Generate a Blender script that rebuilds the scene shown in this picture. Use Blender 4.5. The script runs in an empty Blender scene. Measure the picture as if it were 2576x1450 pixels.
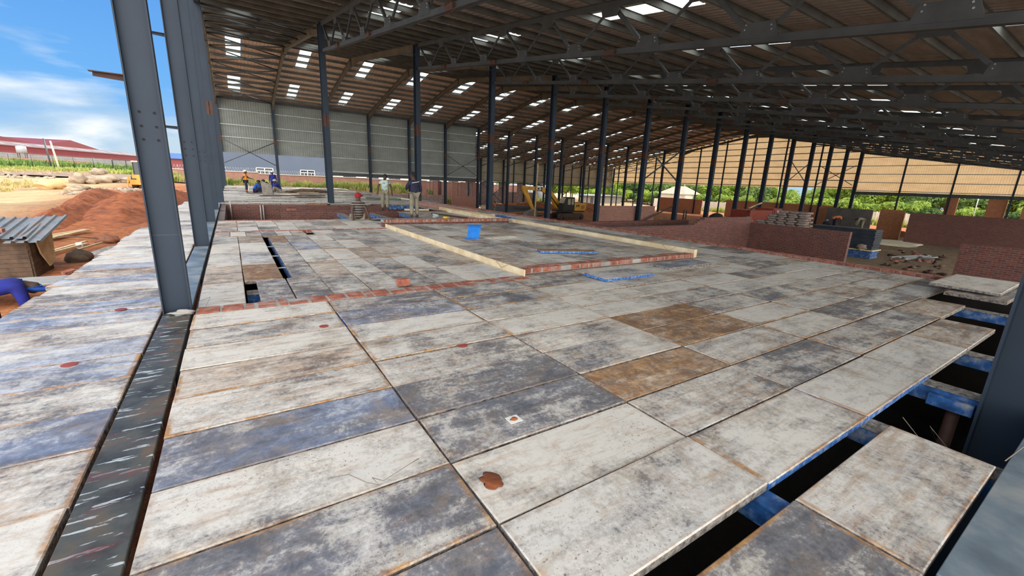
import bpy, bmesh, math, random
from mathutils import Vector, Matrix
random.seed(7)
D = bpy.data
SC = bpy.context.scene
COL = SC.collection
PI = math.pi

# ------------------------------------------------------------------ camera, sky, sun, exposure
cam_d = D.cameras.new('camera')
cam_d.sensor_width = 36.0
cam_d.lens = 1058.7 / 2576 * 36
cam_d.clip_start = 0.05
cam_d.clip_end = 2000
cam = D.objects.new('camera', cam_d)
COL.objects.link(cam)
cr = Vector((0.83814683, -0.54393626, 0.04053697))
cu = Vector((0.09820989, 0.22359944, 0.96972064))
cf = Vector((0.53653025, 0.80878714, -0.24082908))
cam.matrix_world = Matrix(((cr.x, cu.x, -cf.x, 0), (cr.y, cu.y, -cf.y, 0), (cr.z, cu.z, -cf.z, 1.5), (0, 0, 0, 1)))
SC.camera = cam
SC.view_settings.view_transform = 'Standard'
SC.view_settings.look = 'None'
SC.view_settings.gamma = 1
SC.view_settings.exposure = 0.55
SC.cycles.max_bounces = 7
SC.cycles.diffuse_bounces = 4
SC.cycles.transparent_max_bounces = 8
SC.cycles.sample_clamp_indirect = 6
SC.cycles.use_adaptive_sampling = True
SC.cycles.use_denoising = True

world = D.worlds.new('sky')
SC.world = world
world.use_nodes = True
wt = world.node_tree
wt.nodes.clear()
def wn(t, **kw):
    n = wt.nodes.new(t)
    for k, v in kw.items():
        setattr(n, k, v)
    return n
tc = wn('ShaderNodeTexCoord')
sep = wn('ShaderNodeSeparateXYZ')
wt.links.new(tc.outputs['Generated'], sep.inputs[0])
grad = wn('ShaderNodeValToRGB')
grad.color_ramp.elements[0].position = 0.0
grad.color_ramp.elements[0].color = (0.46, 0.66, 0.84, 1)
e = grad.color_ramp.elements.new(0.14); e.color = (0.17, 0.46, 0.90, 1)
grad.color_ramp.elements[-1].position = 0.5
grad.color_ramp.elements[-1].color = (0.035, 0.19, 0.72, 1)
wt.links.new(sep.outputs['Z'], grad.inputs[0])
mp = wn('ShaderNodeMapping')
mp.inputs['Scale'].default_value = (1.0, 1.0, 2.6)
mp.inputs['Location'].default_value = (0.35, 0.2, 0.42)
mp.inputs['Rotation'].default_value = (0.12, 0.1, 0.3)
wt.links.new(tc.outputs['Generated'], mp.inputs[0])
cn = wn('ShaderNodeTexNoise')
cn.inputs['Scale'].default_value = 2.5
cn.inputs['Detail'].default_value = 9
cn.inputs['Roughness'].default_value = 0.52
cn.inputs['Distortion'].default_value = 0.35
wt.links.new(mp.outputs[0], cn.inputs['Vector'])
cr1 = wn('ShaderNodeValToRGB')
cr1.color_ramp.elements[0].position = 0.43; cr1.color_ramp.elements[0].color = (0, 0, 0, 1)
cr1.color_ramp.elements[1].position = 0.54; cr1.color_ramp.elements[1].color = (1, 1, 1, 1)
wt.links.new(cn.outputs['Fac'], cr1.inputs[0])
cn2 = wn('ShaderNodeTexNoise')
cn2.inputs['Scale'].default_value = 5.0
cn2.inputs['Detail'].default_value = 5
wt.links.new(mp.outputs[0], cn2.inputs['Vector'])
cc = wn('ShaderNodeValToRGB')
cc.color_ramp.elements[0].position = 0.42; cc.color_ramp.elements[0].color = (0.55, 0.70, 0.82, 1)
cc.color_ramp.elements[1].position = 0.56; cc.color_ramp.elements[1].color = (1.0, 1.04, 1.08, 1)
wt.links.new(cn2.outputs['Fac'], cc.inputs[0])
mx = wn('ShaderNodeMixRGB')
wt.links.new(cr1.outputs[0], mx.inputs[0]); wt.links.new(grad.outputs[0], mx.inputs[1]); wt.links.new(cc.outputs[0], mx.inputs[2])
# sky behind the camera brightened, an unseen fill light added for the deck
br = wn('ShaderNodeMapRange')
br.inputs['From Min'].default_value = 0.15; br.inputs['From Max'].default_value = -0.5
br.inputs['To Min'].default_value = 0.0; br.inputs['To Max'].default_value = 1.0
wt.links.new(sep.outputs['Y'], br.inputs['Value'])
mx2 = wn('ShaderNodeMixRGB')
wt.links.new(br.outputs[0], mx2.inputs[0]); wt.links.new(mx.outputs[0], mx2.inputs[1])
mx2.inputs[2].default_value = (4.6, 4.5, 4.3, 1)
bg = wn('ShaderNodeBackground')
bg.inputs['Strength'].default_value = 0.72
wt.links.new(mx2.outputs[0], bg.inputs[0])
wo = wn('ShaderNodeOutputWorld')
wt.links.new(bg.outputs[0], wo.inputs[0])

sun_d = D.lights.new('sun', 'SUN')
sun_d.energy = 3.4
sun_d.angle = 0.01
sun_d.color = (1.0, 0.86, 0.66)
sun = D.objects.new('sun', sun_d)
COL.objects.link(sun)
sun.rotation_euler = Vector((1.2, 2.35, 1.12)).to_track_quat('Z', 'Y').to_euler()
sun.location = (40, 90, 60)

# ------------------------------------------------------------------ materials
def mat(name):
    m = D.materials.new(name)
    m.use_nodes = True
    return m, m.node_tree, m.node_tree.nodes['Principled BSDF']
def N(t, typ, **kw):
    n = t.nodes.new(typ)
    for k, v in kw.items():
        if k in ('operation', 'blend_type', 'data_type', 'noise_dimensions', 'feature', 'offset', 'squash', 'use_clamp', 'wave_type', 'bands_direction', 'clamp'):
            setattr(n, k, v)
        else:
            n.inputs[k.replace('_', ' ')].default_value = v
    return n
def L(t, a, b):
    t.links.new(a, b)
def ramp(t, src, stops):
    r = t.nodes.new('ShaderNodeValToRGB')
    el = r.color_ramp.elements
    while len(el) < len(stops):
        el.new(0.5)
    for q, (p, c) in zip(el, stops):
        q.position = p
        q.color = (*c, 1) if not isinstance(c, (int, float)) else (c, c, c, 1)
    L(t, src, r.inputs[0])
    return r.outputs[0]
def simple(name, c1, c2=None, scale=3.0, rough=0.7, metal=0.0, bump=0.0, detail=5, pos=(0.35, 0.65), c3=None, space='Object'):
    m, t, p = mat(name)
    p.inputs['Roughness'].default_value = rough
    p.inputs['Metallic'].default_value = metal
    if c2 is None:
        c2 = tuple(v * 0.8 for v in c1)
    co = t.nodes.new('ShaderNodeTexCoord')
    g = t.nodes.new('ShaderNodeNewGeometry')
    n = N(t, 'ShaderNodeTexNoise', Scale=scale, Detail=detail, Roughness=0.6)
    L(t, g.outputs['Position'] if space == 'World' else co.outputs['Object'], n.inputs['Vector'])
    st = [(pos[0], c2), (pos[1], c1)]
    if c3:
        st = [(pos[0], c2), ((pos[0] + pos[1]) / 2, c1), (pos[1] + 0.1, c3)]
    L(t, ramp(t, n.outputs['Fac'], st), p.inputs['Base Color'])
    if bump:
        b = N(t, 'ShaderNodeBump', Strength=bump, Distance=0.03)
        L(t, n.outputs['Fac'], b.inputs['Height'])
        L(t, b.outputs[0], p.inputs['Normal'])
    return m

def panel_material():
    m, t, p = mat('shutter_steel_cement')
    p.inputs['Roughness'].default_value = 0.62
    co = t.nodes.new('ShaderNodeTexCoord')
    oi = t.nodes.new('ShaderNodeObjectInfo')
    g = t.nodes.new('ShaderNodeNewGeometry')
    sc = N(t, 'ShaderNodeVectorMath', operation='SCALE')
    sc.inputs['Scale'].default_value = 1.0
    off = t.nodes.new('ShaderNodeCombineXYZ')
    mul = N(t, 'ShaderNodeMath', operation='MULTIPLY'); mul.inputs[1].default_value = 90.0
    L(t, oi.outputs['Random'], mul.inputs[0])
    L(t, mul.outputs[0], off.inputs[0]); L(t, mul.outputs[0], off.inputs[1])
    add = N(t, 'ShaderNodeVectorMath', operation='ADD')
    L(t, g.outputs['Position'], add.inputs[0]); L(t, off.outputs[0], add.inputs[1])
    V = add.outputs[0]
    sepc = t.nodes.new('ShaderNodeSeparateColor')
    L(t, oi.outputs['Color'], sepc.inputs[0])
    n1 = N(t, 'ShaderNodeTexNoise', Scale=1.5, Detail=9, Roughness=0.68, Distortion=0.3)
    L(t, V, n1.inputs['Vector'])
    mpp = t.nodes.new('ShaderNodeMapping'); mpp.inputs['Scale'].default_value = (1.1, 6.5, 1); mpp.inputs['Rotation'].default_value = (0, 0, 0.25)
    L(t, V, mpp.inputs[0])
    n2 = N(t, 'ShaderNodeTexNoise', Scale=1.6, Detail=7, Roughness=0.7)
    L(t, mpp.outputs[0], n2.inputs['Vector'])
    ns = N(t, 'ShaderNodeTexNoise', Scale=38.0, Detail=4, Roughness=0.75)
    L(t, V, ns.inputs['Vector'])
    a = N(t, 'ShaderNodeMath', operation='MULTIPLY'); a.inputs[1].default_value = 0.38; L(t, n1.outputs['Fac'], a.inputs[0])
    b = N(t, 'ShaderNodeMath', operation='MULTIPLY_ADD'); b.inputs[1].default_value = 0.22; L(t, n2.outputs['Fac'], b.inputs[0]); L(t, a.outputs[0], b.inputs[2])
    nm_ = N(t, 'ShaderNodeTexNoise', Scale=7.0, Detail=8, Roughness=0.8, Distortion=0.6)
    L(t, V, nm_.inputs['Vector'])
    b2_ = N(t, 'ShaderNodeMath', operation='MULTIPLY_ADD'); b2_.inputs[1].default_value = 0.24; L(t, nm_.outputs['Fac'], b2_.inputs[0]); L(t, b.outputs[0], b2_.inputs[2])
    c = N(t, 'ShaderNodeMath', operation='MULTIPLY_ADD'); c.inputs[1].default_value = 0.16; L(t, ns.outputs['Fac'], c.inputs[0]); L(t, b2_.outputs[0], c.inputs[2])
    cc_ = N(t, 'ShaderNodeMath', operation='MULTIPLY_ADD'); cc_.inputs[1].default_value = 2.7; cc_.inputs[2].default_value = -0.83; L(t, c.outputs[0], cc_.inputs[0]); c = cc_
    # threshold shift by whiteness
    sh = N(t, 'ShaderNodeMath', operation='MULTIPLY_ADD'); sh.inputs[1].default_value = 0.42; L(t, sepc.outputs[0], sh.inputs[0]); L(t, c.outputs[0], sh.inputs[2])
    base = ramp(t, sh.outputs[0], [(0.40, (0.10, 0.10, 0.108)), (0.56, (0.20, 0.19, 0.19)), (0.66, (0.46, 0.43, 0.385)), (0.82, (0.70, 0.665, 0.60))])
    # blue cast
    n4 = N(t, 'ShaderNodeTexNoise', Scale=1.1, Detail=5); L(t, mpp.outputs[0], n4.inputs['Vector'])
    bf0 = ramp(t, n4.outputs['Fac'], [(0.42, 0.25), (0.6, 1.0)])
    bf = N(t, 'ShaderNodeMath', operation='MULTIPLY'); L(t, bf0, bf.inputs[0]); L(t, sepc.outputs[2], bf.inputs[1])
    mb = t.nodes.new('ShaderNodeMixRGB'); mb.blend_type = 'MIX'
    L(t, bf.outputs[0], mb.inputs[0]); L(t, base, mb.inputs[1])
    L(t, ramp(t, nm_.outputs['Fac'], [(0.38, (0.13, 0.18, 0.30)), (0.55, (0.25, 0.36, 0.60)), (0.68, (0.48, 0.56, 0.70))]), mb.inputs[2])
    tan = N(t, 'ShaderNodeTexNoise', Scale=2.8, Detail=8, Roughness=0.75, Distortion=0.5); L(t, add.outputs[0], tan.inputs['Vector'])
    tb = t.nodes.new('ShaderNodeMixRGB'); L(t, ramp(t, tan.outputs['Fac'], [(0.52, 0.0), (0.68, 0.55)]), tb.inputs[0]); L(t, mb.outputs[0], tb.inputs[1]); tb.inputs[2].default_value = (0.33, 0.245, 0.165, 1)
    mb = tb
    # rust patches + rusty rims
    n3 = N(t, 'ShaderNodeTexNoise', Scale=2.3, Detail=8, Roughness=0.72, Distortion=0.4)
    L(t, mpp.outputs[0], n3.inputs['Vector'])
    rs = N(t, 'ShaderNodeMath', operation='MULTIPLY_ADD'); rs.inputs[1].default_value = 0.5; L(t, sepc.outputs[1], rs.inputs[0]); L(t, n3.outputs['Fac'], rs.inputs[2])
    rm = ramp(t, rs.outputs[0], [(0.60, 0.0), (0.92, 0.85)])
    sg = t.nodes.new('ShaderNodeSeparateXYZ'); L(t, co.outputs['Generated'], sg.inputs[0])
    def edge(o, wd):
        s1 = N(t, 'ShaderNodeMath', operation='SUBTRACT'); s1.inputs[1].default_value = 0.5; L(t, o, s1.inputs[0])
        s2 = N(t, 'ShaderNodeMath', operation='ABSOLUTE'); L(t, s1.outputs[0], s2.inputs[0])
        s3 = N(t, 'ShaderNodeMapRange'); s3.inputs['From Min'].default_value = 0.5 - wd; s3.inputs['From Max'].default_value = 0.5 - wd * 0.45
        L(t, s2.outputs[0], s3.inputs['Value'])
        return s3.outputs[0]
    mxx = N(t, 'ShaderNodeMath', operation='MAXIMUM')
    L(t, edge(sg.outputs[0], 0.03), mxx.inputs[0]); L(t, edge(sg.outputs[1], 0.06), mxx.inputs[1])
    n5 = N(t, 'ShaderNodeTexNoise', Scale=3.5, Detail=6, Roughness=0.7); L(t, V, n5.inputs['Vector'])
    em = N(t, 'ShaderNodeMath', operation='MULTIPLY'); L(t, mxx.outputs[0], em.inputs[0]); L(t, ramp(t, n5.outputs['Fac'], [(0.40, 0.0), (0.56, 1.0)]), em.inputs[1])
    em2 = N(t, 'ShaderNodeMath', operation='MULTIPLY'); L(t, em.outputs[0], em2.inputs[0])
    fr = N(t, 'ShaderNodeMath', operation='FRACT'); m17 = N(t, 'ShaderNodeMath', operation='MULTIPLY'); m17.inputs[1].default_value = 17.3; L(t, oi.outputs['Random'], m17.inputs[0]); L(t, m17.outputs[0], fr.inputs[0])
    L(t, ramp(t, fr.outputs[0], [(0.0, 0.15), (0.85, 0.95)]), em2.inputs[1])
    rt = N(t, 'ShaderNodeMath', operation='MAXIMUM'); L(t, rm, rt.inputs[0]); L(t, em2.outputs[0], rt.inputs[1])
    rc = ramp(t, nm_.outputs['Fac'], [(0.36, (0.16, 0.075, 0.035)), (0.5, (0.33, 0.16, 0.055)), (0.64, (0.55, 0.29, 0.09))])
    mr = t.nodes.new('ShaderNodeMixRGB')
    L(t, rt.outputs[0], mr.inputs[0]); L(t, mb.outputs[0], mr.inputs[1]); L(t, rc, mr.inputs[2])
    # specks of rust and grout
    n6 = N(t, 'ShaderNodeTexNoise', Scale=55.0, Detail=3, Roughness=0.8); L(t, V, n6.inputs['Vector'])
    n7 = N(t, 'ShaderNodeTexNoise', Scale=1.3, Detail=2); L(t, V, n7.inputs['Vector'])
    spm = N(t, 'ShaderNodeMath', operation='MULTIPLY'); L(t, ramp(t, n6.outputs['Fac'], [(0.60, 0.0), (0.66, 1.0)]), spm.inputs[0]); L(t, ramp(t, n7.outputs['Fac'], [(0.45, 0.05), (0.6, 0.8)]), spm.inputs[1])
    ms = t.nodes.new('ShaderNodeMixRGB'); L(t, spm.outputs[0], ms.inputs[0]); L(t, mr.outputs[0], ms.inputs[1]); ms.inputs[2].default_value = (0.13, 0.07, 0.045, 1)
    L(t, ms.outputs[0], p.inputs['Base Color'])
    bp = N(t, 'ShaderNodeBump', Strength=0.35, Distance=0.006)
    L(t, c.outputs[0], bp.inputs['Height']); L(t, bp.outputs[0], p.inputs['Normal'])
    return m

def brick_material(name, c1, c2, mortar, bw=0.23, rh=0.078, dirt=0.35, dcol=(0.10, 0.05, 0.045)):
    m, t, p = mat(name)
    p.inputs['Roughness'].default_value = 0.9
    g = t.nodes.new('ShaderNodeNewGeometry')
    s = t.nodes.new('ShaderNodeSeparateXYZ'); L(t, g.outputs['Position'], s.inputs[0])
    ad = N(t, 'ShaderNodeMath', operation='ADD'); L(t, s.outputs[0], ad.inputs[0]); L(t, s.outputs[1], ad.inputs[1])
    cb = t.nodes.new('ShaderNodeCombineXYZ'); L(t, ad.outputs[0], cb.inputs[0]); L(t, s.outputs[2], cb.inputs[1])
    b = t.nodes.new('ShaderNodeTexBrick')
    b.inputs['Scale'].default_value = 1.0
    b.inputs['Mortar Size'].default_value = 0.010
    b.inputs['Mortar Smooth'].default_value = 0.2
    b.inputs['Bias'].default_value = 0.0
    b.inputs['Brick Width'].default_value = bw
    b.inputs['Row Height'].default_value = rh
    b.inputs['Color1'].default_value = (*c1, 1); b.inputs['Color2'].default_value = (*c2, 1); b.inputs['Mortar'].default_value = (*mortar, 1)
    L(t, cb.outputs[0], b.inputs['Vector'])
    n = N(t, 'ShaderNodeTexNoise', Scale=1.7, Detail=7, Roughness=0.7); L(t, g.outputs['Position'], n.inputs['Vector'])
    n2 = N(t, 'ShaderNodeTexNoise', Scale=14.0, Detail=4, Roughness=0.7); L(t, g.outputs['Position'], n2.inputs['Vector'])
    mm = N(t, 'ShaderNodeMath', operation='MULTIPLY'); L(t, ramp(t, n.outputs['Fac'], [(0.4, 0.2), (0.65, 1.0)]), mm.inputs[0]); mm.inputs[1].default_value = dirt
    x = t.nodes.new('ShaderNodeMixRGB'); L(t, mm.outputs[0], x.inputs[0]); L(t, b.outputs['Color'], x.inputs[1]); x.inputs[2].default_value = (*dcol, 1)
    y = t.nodes.new('ShaderNodeMixRGB'); y.blend_type = 'MULTIPLY'; y.inputs[0].default_value = 0.6
    L(t, x.outputs[0], y.inputs[1]); L(t, ramp(t, n2.outputs['Fac'], [(0.3, 0.55), (0.7, 1.25)]), y.inputs[2])
    L(t, y.outputs[0], p.inputs['Base Color'])
    bp = N(t, 'ShaderNodeBump', Strength=0.6, Distance=0.01); L(t, b.outputs['Fac'], bp.inputs['Height']); bp.invert = True
    L(t, bp.outputs[0], p.inputs['Normal'])
    return m

def ground_material():
    m, t, p = mat('earth')
    p.inputs['Roughness'].default_value = 0.95
    g = t.nodes.new('ShaderNodeNewGeometry')
    s = t.nodes.new('ShaderNodeSeparateXYZ'); L(t, g.outputs['Position'], s.inputs[0])
    n = N(t, 'ShaderNodeTexNoise', Scale=0.35, Detail=9, Roughness=0.68); L(t, g.outputs['Position'], n.inputs['Vector'])
    n2 = N(t, 'ShaderNodeTexNoise', Scale=4.0, Detail=7, Roughness=0.7); L(t, g.outputs['Position'], n2.inputs['Vector'])
    sand = ramp(t, n.outputs['Fac'], [(0.35, (0.40, 0.26, 0.13)), (0.55, (0.55, 0.39, 0.21)), (0.7, (0.62, 0.47, 0.28))])
    red = ramp(t, n2.outputs['Fac'], [(0.35, (0.26, 0.075, 0.025)), (0.6, (0.47, 0.16, 0.05)), (0.75, (0.55, 0.24, 0.09))])
    # red earth beside the deck and behind the hall
    def rng(o, a, b):
        r = t.nodes.new('ShaderNodeMapRange'); r.inputs['From Min'].default_value = a; r.inputs['From Max'].default_value = b
        L(t, o, r.inputs['Value']); return r.outputs[0]
    def mulm(a, b):
        k = N(t, 'ShaderNodeMath', operation='MULTIPLY'); L(t, a, k.inputs[0]); L(t, b, k.inputs[1]); return k.outputs[0]
    k1 = mulm(rng(s.outputs[0], -11.0, -7.0), rng(s.outputs[1], 66.0, 58.0))
    wob = N(t, 'ShaderNodeMath', operation='MULTIPLY_ADD'); wob.inputs[1].default_value = 1.2; wob.inputs[2].default_value = -0.62
    L(t, n.outputs['Fac'], wob.inputs[0])
    ad = N(t, 'ShaderNodeMath', operation='ADD', use_clamp=True); L(t, k1, ad.inputs[0]); L(t, wob.outputs[0], ad.inputs[1])
    mk = mulm(ad.outputs[0], rng(s.outputs[0], -13.0, -9.0))
    x = t.nodes.new('ShaderNodeMixRGB'); L(t, mk, x.inputs[0]); L(t, sand, x.inputs[1]); L(t, red, x.inputs[2])
    # trodden brown floor inside the hall
    ins = mulm(mulm(rng(s.outputs[0], 11.0, 13.0), rng(s.outputs[0], 80.0, 76.0)), rng(s.outputs[1], 46.0, 30.0))
    inner = ramp(t, n2.outputs['Fac'], [(0.3, (0.13, 0.085, 0.05)), (0.6, (0.27, 0.18, 0.105)), (0.8, (0.36, 0.25, 0.15))])
    y = t.nodes.new('ShaderNodeMixRGB'); L(t, ins, y.inputs[0]); L(t, x.outputs[0], y.inputs[1]); L(t, inner, y.inputs[2])
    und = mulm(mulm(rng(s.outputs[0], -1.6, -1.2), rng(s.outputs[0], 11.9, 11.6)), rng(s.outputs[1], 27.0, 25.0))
    painted_shade = t.nodes.new('ShaderNodeMixRGB'); L(t, und, painted_shade.inputs[0]); L(t, y.outputs[0], painted_shade.inputs[1]); painted_shade.inputs[2].default_value = (0.022, 0.02, 0.02, 1)  # near-black put into the under-deck ground colour to imitate shade
    y = painted_shade
    z = t.nodes.new('ShaderNodeMixRGB'); z.blend_type = 'MULTIPLY'; z.inputs[0].default_value = 0.5
    L(t, y.outputs[0], z.inputs[1]); L(t, ramp(t, n2.outputs['Fac'], [(0.35, 0.7), (0.65, 1.2)]), z.inputs[2])
    L(t, z.outputs[0], p.inputs['Base Color'])
    bp = N(t, 'ShaderNodeBump', Strength=0.8, Distance=0.12); L(t, n2.outputs['Fac'], bp.inputs['Height']); L(t, bp.outputs[0], p.inputs['Normal'])
    return m

def sheet_material(name, c1, c2, scale=(0.5, 3.0, 0.5), trans=0.0, rough=0.5, metal=0.0):
    m, t, p = mat(name)
    p.inputs['Roughness'].default_value = rough
    p.inputs['Metallic'].default_value = metal
    g = t.nodes.new('ShaderNodeNewGeometry')
    mp_ = t.nodes.new('ShaderNodeMapping'); mp_.inputs['Scale'].default_value = scale; L(t, g.outputs['Position'], mp_.inputs[0])
    n = N(t, 'ShaderNodeTexNoise', Scale=1.4, Detail=6, Roughness=0.65); L(t, mp_.outputs[0], n.inputs['Vector'])
    col = ramp(t, n.outputs['Fac'], [(0.35, c2), (0.65, c1)])
    L(t, col, p.inputs['Base Color'])
    if trans:
        tr = t.nodes.new('ShaderNodeBsdfTranslucent'); L(t, col, tr.inputs[0])
        mxs = t.nodes.new('ShaderNodeMixShader'); mxs.inputs[0].default_value = trans
        L(t, p.outputs[0], mxs.inputs[1]); L(t, tr.outputs[0], mxs.inputs[2])
        L(t, mxs.outputs[0], t.nodes['Material Output'].inputs[0])
    return m

def skylight_material():
    m, t, p = mat('skylight_sheet')
    g = t.nodes.new('ShaderNodeNewGeometry')
    s = t.nodes.new('ShaderNodeSeparateXYZ'); L(t, g.outputs['Position'], s.inputs[0])
    w = N(t, 'ShaderNodeMath', operation='SINE'); k = N(t, 'ShaderNodeMath', operation='MULTIPLY'); k.inputs[1].default_value = 25.0
    L(t, s.outputs[0], k.inputs[0]); L(t, k.outputs[0], w.inputs[0])
    col = ramp(t, w.outputs[0], [(0.0, (0.72, 0.86, 0.88)), (1.0, (0.93, 0.97, 0.97))])
    tr = t.nodes.new('ShaderNodeBsdfTranslucent'); L(t, col, tr.inputs[0])
    tp = t.nodes.new('ShaderNodeBsdfTransparent'); L(t, col, tp.inputs[0])
    mxs = t.nodes.new('ShaderNodeMixShader'); mxs.inputs[0].default_value = 0.22
    L(t, tr.outputs[0], mxs.inputs[1]); L(t, tp.outputs[0], mxs.inputs[2])
    L(t, mxs.outputs[0], t.nodes['Material Output'].inputs[0])
    return m

def leaf_material(name, c1, c2, c3):
    m, t, p = mat(name)
    p.inputs['Roughness'].default_value = 0.6
    g = t.nodes.new('ShaderNodeNewGeometry')
    n = N(t, 'ShaderNodeTexNoise', Scale=0.9, Detail=5, Roughness=0.7); L(t, g.outputs['Position'], n.inputs['Vector'])
    col = ramp(t, n.outputs['Fac'], [(0.36, c1), (0.5, c2), (0.64, c3)])
    L(t, col, p.inputs['Base Color'])
    tr = t.nodes.new('ShaderNodeBsdfTranslucent'); L(t, col, tr.inputs[0])
    mxs = t.nodes.new('ShaderNodeMixShader'); mxs.inputs[0].default_value = 0.45
    L(t, p.outputs[0], mxs.inputs[1]); L(t, tr.outputs[0], mxs.inputs[2])
    L(t, mxs.outputs[0], t.nodes['Material Output'].inputs[0])
    return m

def stripes_material(name, ca, cb, period):
    m, t, p = mat(name)
    p.inputs['Roughness'].default_value = 0.85
    g = t.nodes.new('ShaderNodeTexCoord')
    s = t.nodes.new('ShaderNodeSeparateXYZ'); L(t, g.outputs['Object'], s.inputs[0])
    k = N(t, 'ShaderNodeMath', operation='MULTIPLY'); k.inputs[1].default_value = 2 * PI / period; L(t, s.outputs[2], k.inputs[0])
    w = N(t, 'ShaderNodeMath', operation='SINE'); L(t, k.outputs[0], w.inputs[0])
    L(t, ramp(t, w.outputs[0], [(0.55, ca), (0.75, cb)]), p.inputs['Base Color'])
    return m

M = {}
M['panel'] = panel_material()
M['panel_edge'] = simple('panel_edge', (0.36, 0.33, 0.29), (0.07, 0.06, 0.06), 25, 0.9, bump=0.8)
M['panel_blue_edge'] = simple('panel_blue_edge', (0.03, 0.15, 0.45), (0.02, 0.07, 0.22), 22, 0.7, c3=(0.42, 0.42, 0.40), bump=0.5)
M['steel'] = simple('column_steel', (0.013, 0.028, 0.052), (0.009, 0.020, 0.038), 1.3, 0.6, 0.0, pos=(0.3, 0.7))
M['steel_dark'] = simple('truss_steel', (0.075, 0.083, 0.09), (0.05, 0.055, 0.06), 2.0, 0.55, 0.2)
M['steel_brown'] = simple('primer_steel', (0.085, 0.035, 0.024), (0.05, 0.024, 0.018), 6.0, 0.7)
M['rafter'] = simple('rafter_steel', (0.15, 0.115, 0.075), (0.075, 0.07, 0.06), 0.9, 0.6, 0.1)
M['purlin'] = simple('purlin_steel', (0.15, 0.145, 0.13), (0.09, 0.088, 0.08), 1.5, 0.6, 0.2)
M['galv'] = simple('galvanised', (0.50, 0.53, 0.54), (0.36, 0.39, 0.40), 4.0, 0.45, 0.4)
M['bolt'] = simple('bolt_zinc', (0.6, 0.6, 0.6), (0.45, 0.45, 0.45), 20, 0.3, 0.8)
M['hole'] = simple('bolt_hole', (0.012, 0.013, 0.015), None, 5, 0.9)
M['roof_near'] = sheet_material('roof_sheet', (0.42, 0.365, 0.325), (0.30, 0.265, 0.235))
M['roof_far'] = sheet_material('roof_sheet_far', (0.60, 0.445, 0.335), (0.45, 0.33, 0.245))  # far slope colour warmed to imitate light bounced up from the ground
M['wall_grey'] = sheet_material('wall_sheet_grey', (0.24, 0.265, 0.25), (0.19, 0.21, 0.20), (0.4, 0.4, 1.2))
M['wall_cream'] = sheet_material('wall_sheet_cream', (0.78, 0.60, 0.36), (0.68, 0.50, 0.29), (0.4, 0.4, 1.2), trans=0.35)
M['wall_far'] = sheet_material('wall_sheet_far', (0.42, 0.38, 0.28), (0.34, 0.31, 0.23), (0.4, 0.4, 1.2))
M['skylight'] = skylight_material()
M['damp'] = simple('damp_masonry', (0.028, 0.022, 0.02), (0.018, 0.015, 0.014), 3, 0.95)  # shade below the deck painted into the masonry as a near-black colour
M['brick'] = brick_material('brick_red', (0.23, 0.072, 0.048), (0.135, 0.045, 0.035), (0.19, 0.15, 0.14))
M['brick_orange'] = brick_material('brick_orange', (0.52, 0.20, 0.09), (0.40, 0.14, 0.06), (0.46, 0.26, 0.15), dirt=0.2)
M['brick_pink'] = brick_material('brick_pink', (0.46, 0.19, 0.13), (0.34, 0.125, 0.09), (0.46, 0.36, 0.31), dirt=0.15)
M['brick_white'] = brick_material('brick_mortared', (0.24, 0.085, 0.06), (0.42, 0.35, 0.33), (0.45, 0.42, 0.42), dirt=0.3)
M['earth'] = ground_material()
M['red_soil'] = simple('red_soil', (0.38, 0.115, 0.036), (0.17, 0.047, 0.016), 2.2, 0.95, bump=1.0, detail=9, space='World')
M['asphalt'] = simple('asphalt', (0.26, 0.17, 0.13), (0.20, 0.135, 0.11), 1.0, 0.9)
M['rock'] = simple('rock', (0.50, 0.40, 0.29), (0.22, 0.17, 0.13), 1.5, 0.9, bump=0.9, detail=9)
M['rock_tan'] = simple('rock_tan', (0.78, 0.54, 0.26), (0.62, 0.42, 0.2), 1.0, 0.85, bump=0.3)
M['wood_pale'] = simple('wood_pale', (0.74, 0.58, 0.34), (0.52, 0.36, 0.18), 5.0, 0.75)
M['wood_board'] = simple('wood_edge_board', (0.80, 0.68, 0.47), (0.62, 0.47, 0.27), 3.0, 0.75)
M['wood_dark'] = simple('wood_dark', (0.16, 0.10, 0.065), (0.07, 0.045, 0.03), 4.0, 0.85, bump=0.4)
M['wood_grey'] = simple('wood_grey', (0.24, 0.21, 0.18), (0.13, 0.115, 0.10), 6.0, 0.9)
M['blue_steel'] = simple('blue_steel', (0.025, 0.12, 0.36), (0.015, 0.055, 0.17), 9.0, 0.5, c3=(0.42, 0.42, 0.40))
M['blue_bright'] = simple('blue_bright', (0.01, 0.22, 0.72), (0.01, 0.16, 0.58), 8.0, 0.45)
M['plate_grey'] = simple('plate_blue_grey', (0.20, 0.255, 0.30), (0.13, 0.17, 0.21), 2.5, 0.5, 0.2, c3=(0.42, 0.42, 0.40))
M['tin'] = simple('tin_sheet', (0.24, 0.27, 0.285), (0.17, 0.175, 0.18), 3.0, 0.5, 0.1, c3=(0.30, 0.19, 0.14))
M['concrete'] = simple('concrete', (0.42, 0.40, 0.37), (0.26, 0.245, 0.23), 3.0, 0.9, bump=0.3)
M['wh_red'] = sheet_material('warehouse_red', (0.20, 0.032, 0.036), (0.15, 0.024, 0.027), (6, 6, 0.2))
M['wh_roof'] = sheet_material('warehouse_roof', (0.27, 0.195, 0.19), (0.22, 0.16, 0.155), (1, 1, 0.3))
M['wh_grey'] = simple('warehouse_base', (0.25, 0.26, 0.28), (0.20, 0.21, 0.22), 0.6, 0.9)
M['paint_bluegrey'] = simple('paint_blue_grey', (0.080, 0.105, 0.155), (0.072, 0.095, 0.14), 0.3, 0.8)
M['coping'] = simple('coping', (0.82, 0.74, 0.62), (0.68, 0.60, 0.5), 2, 0.8)
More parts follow.
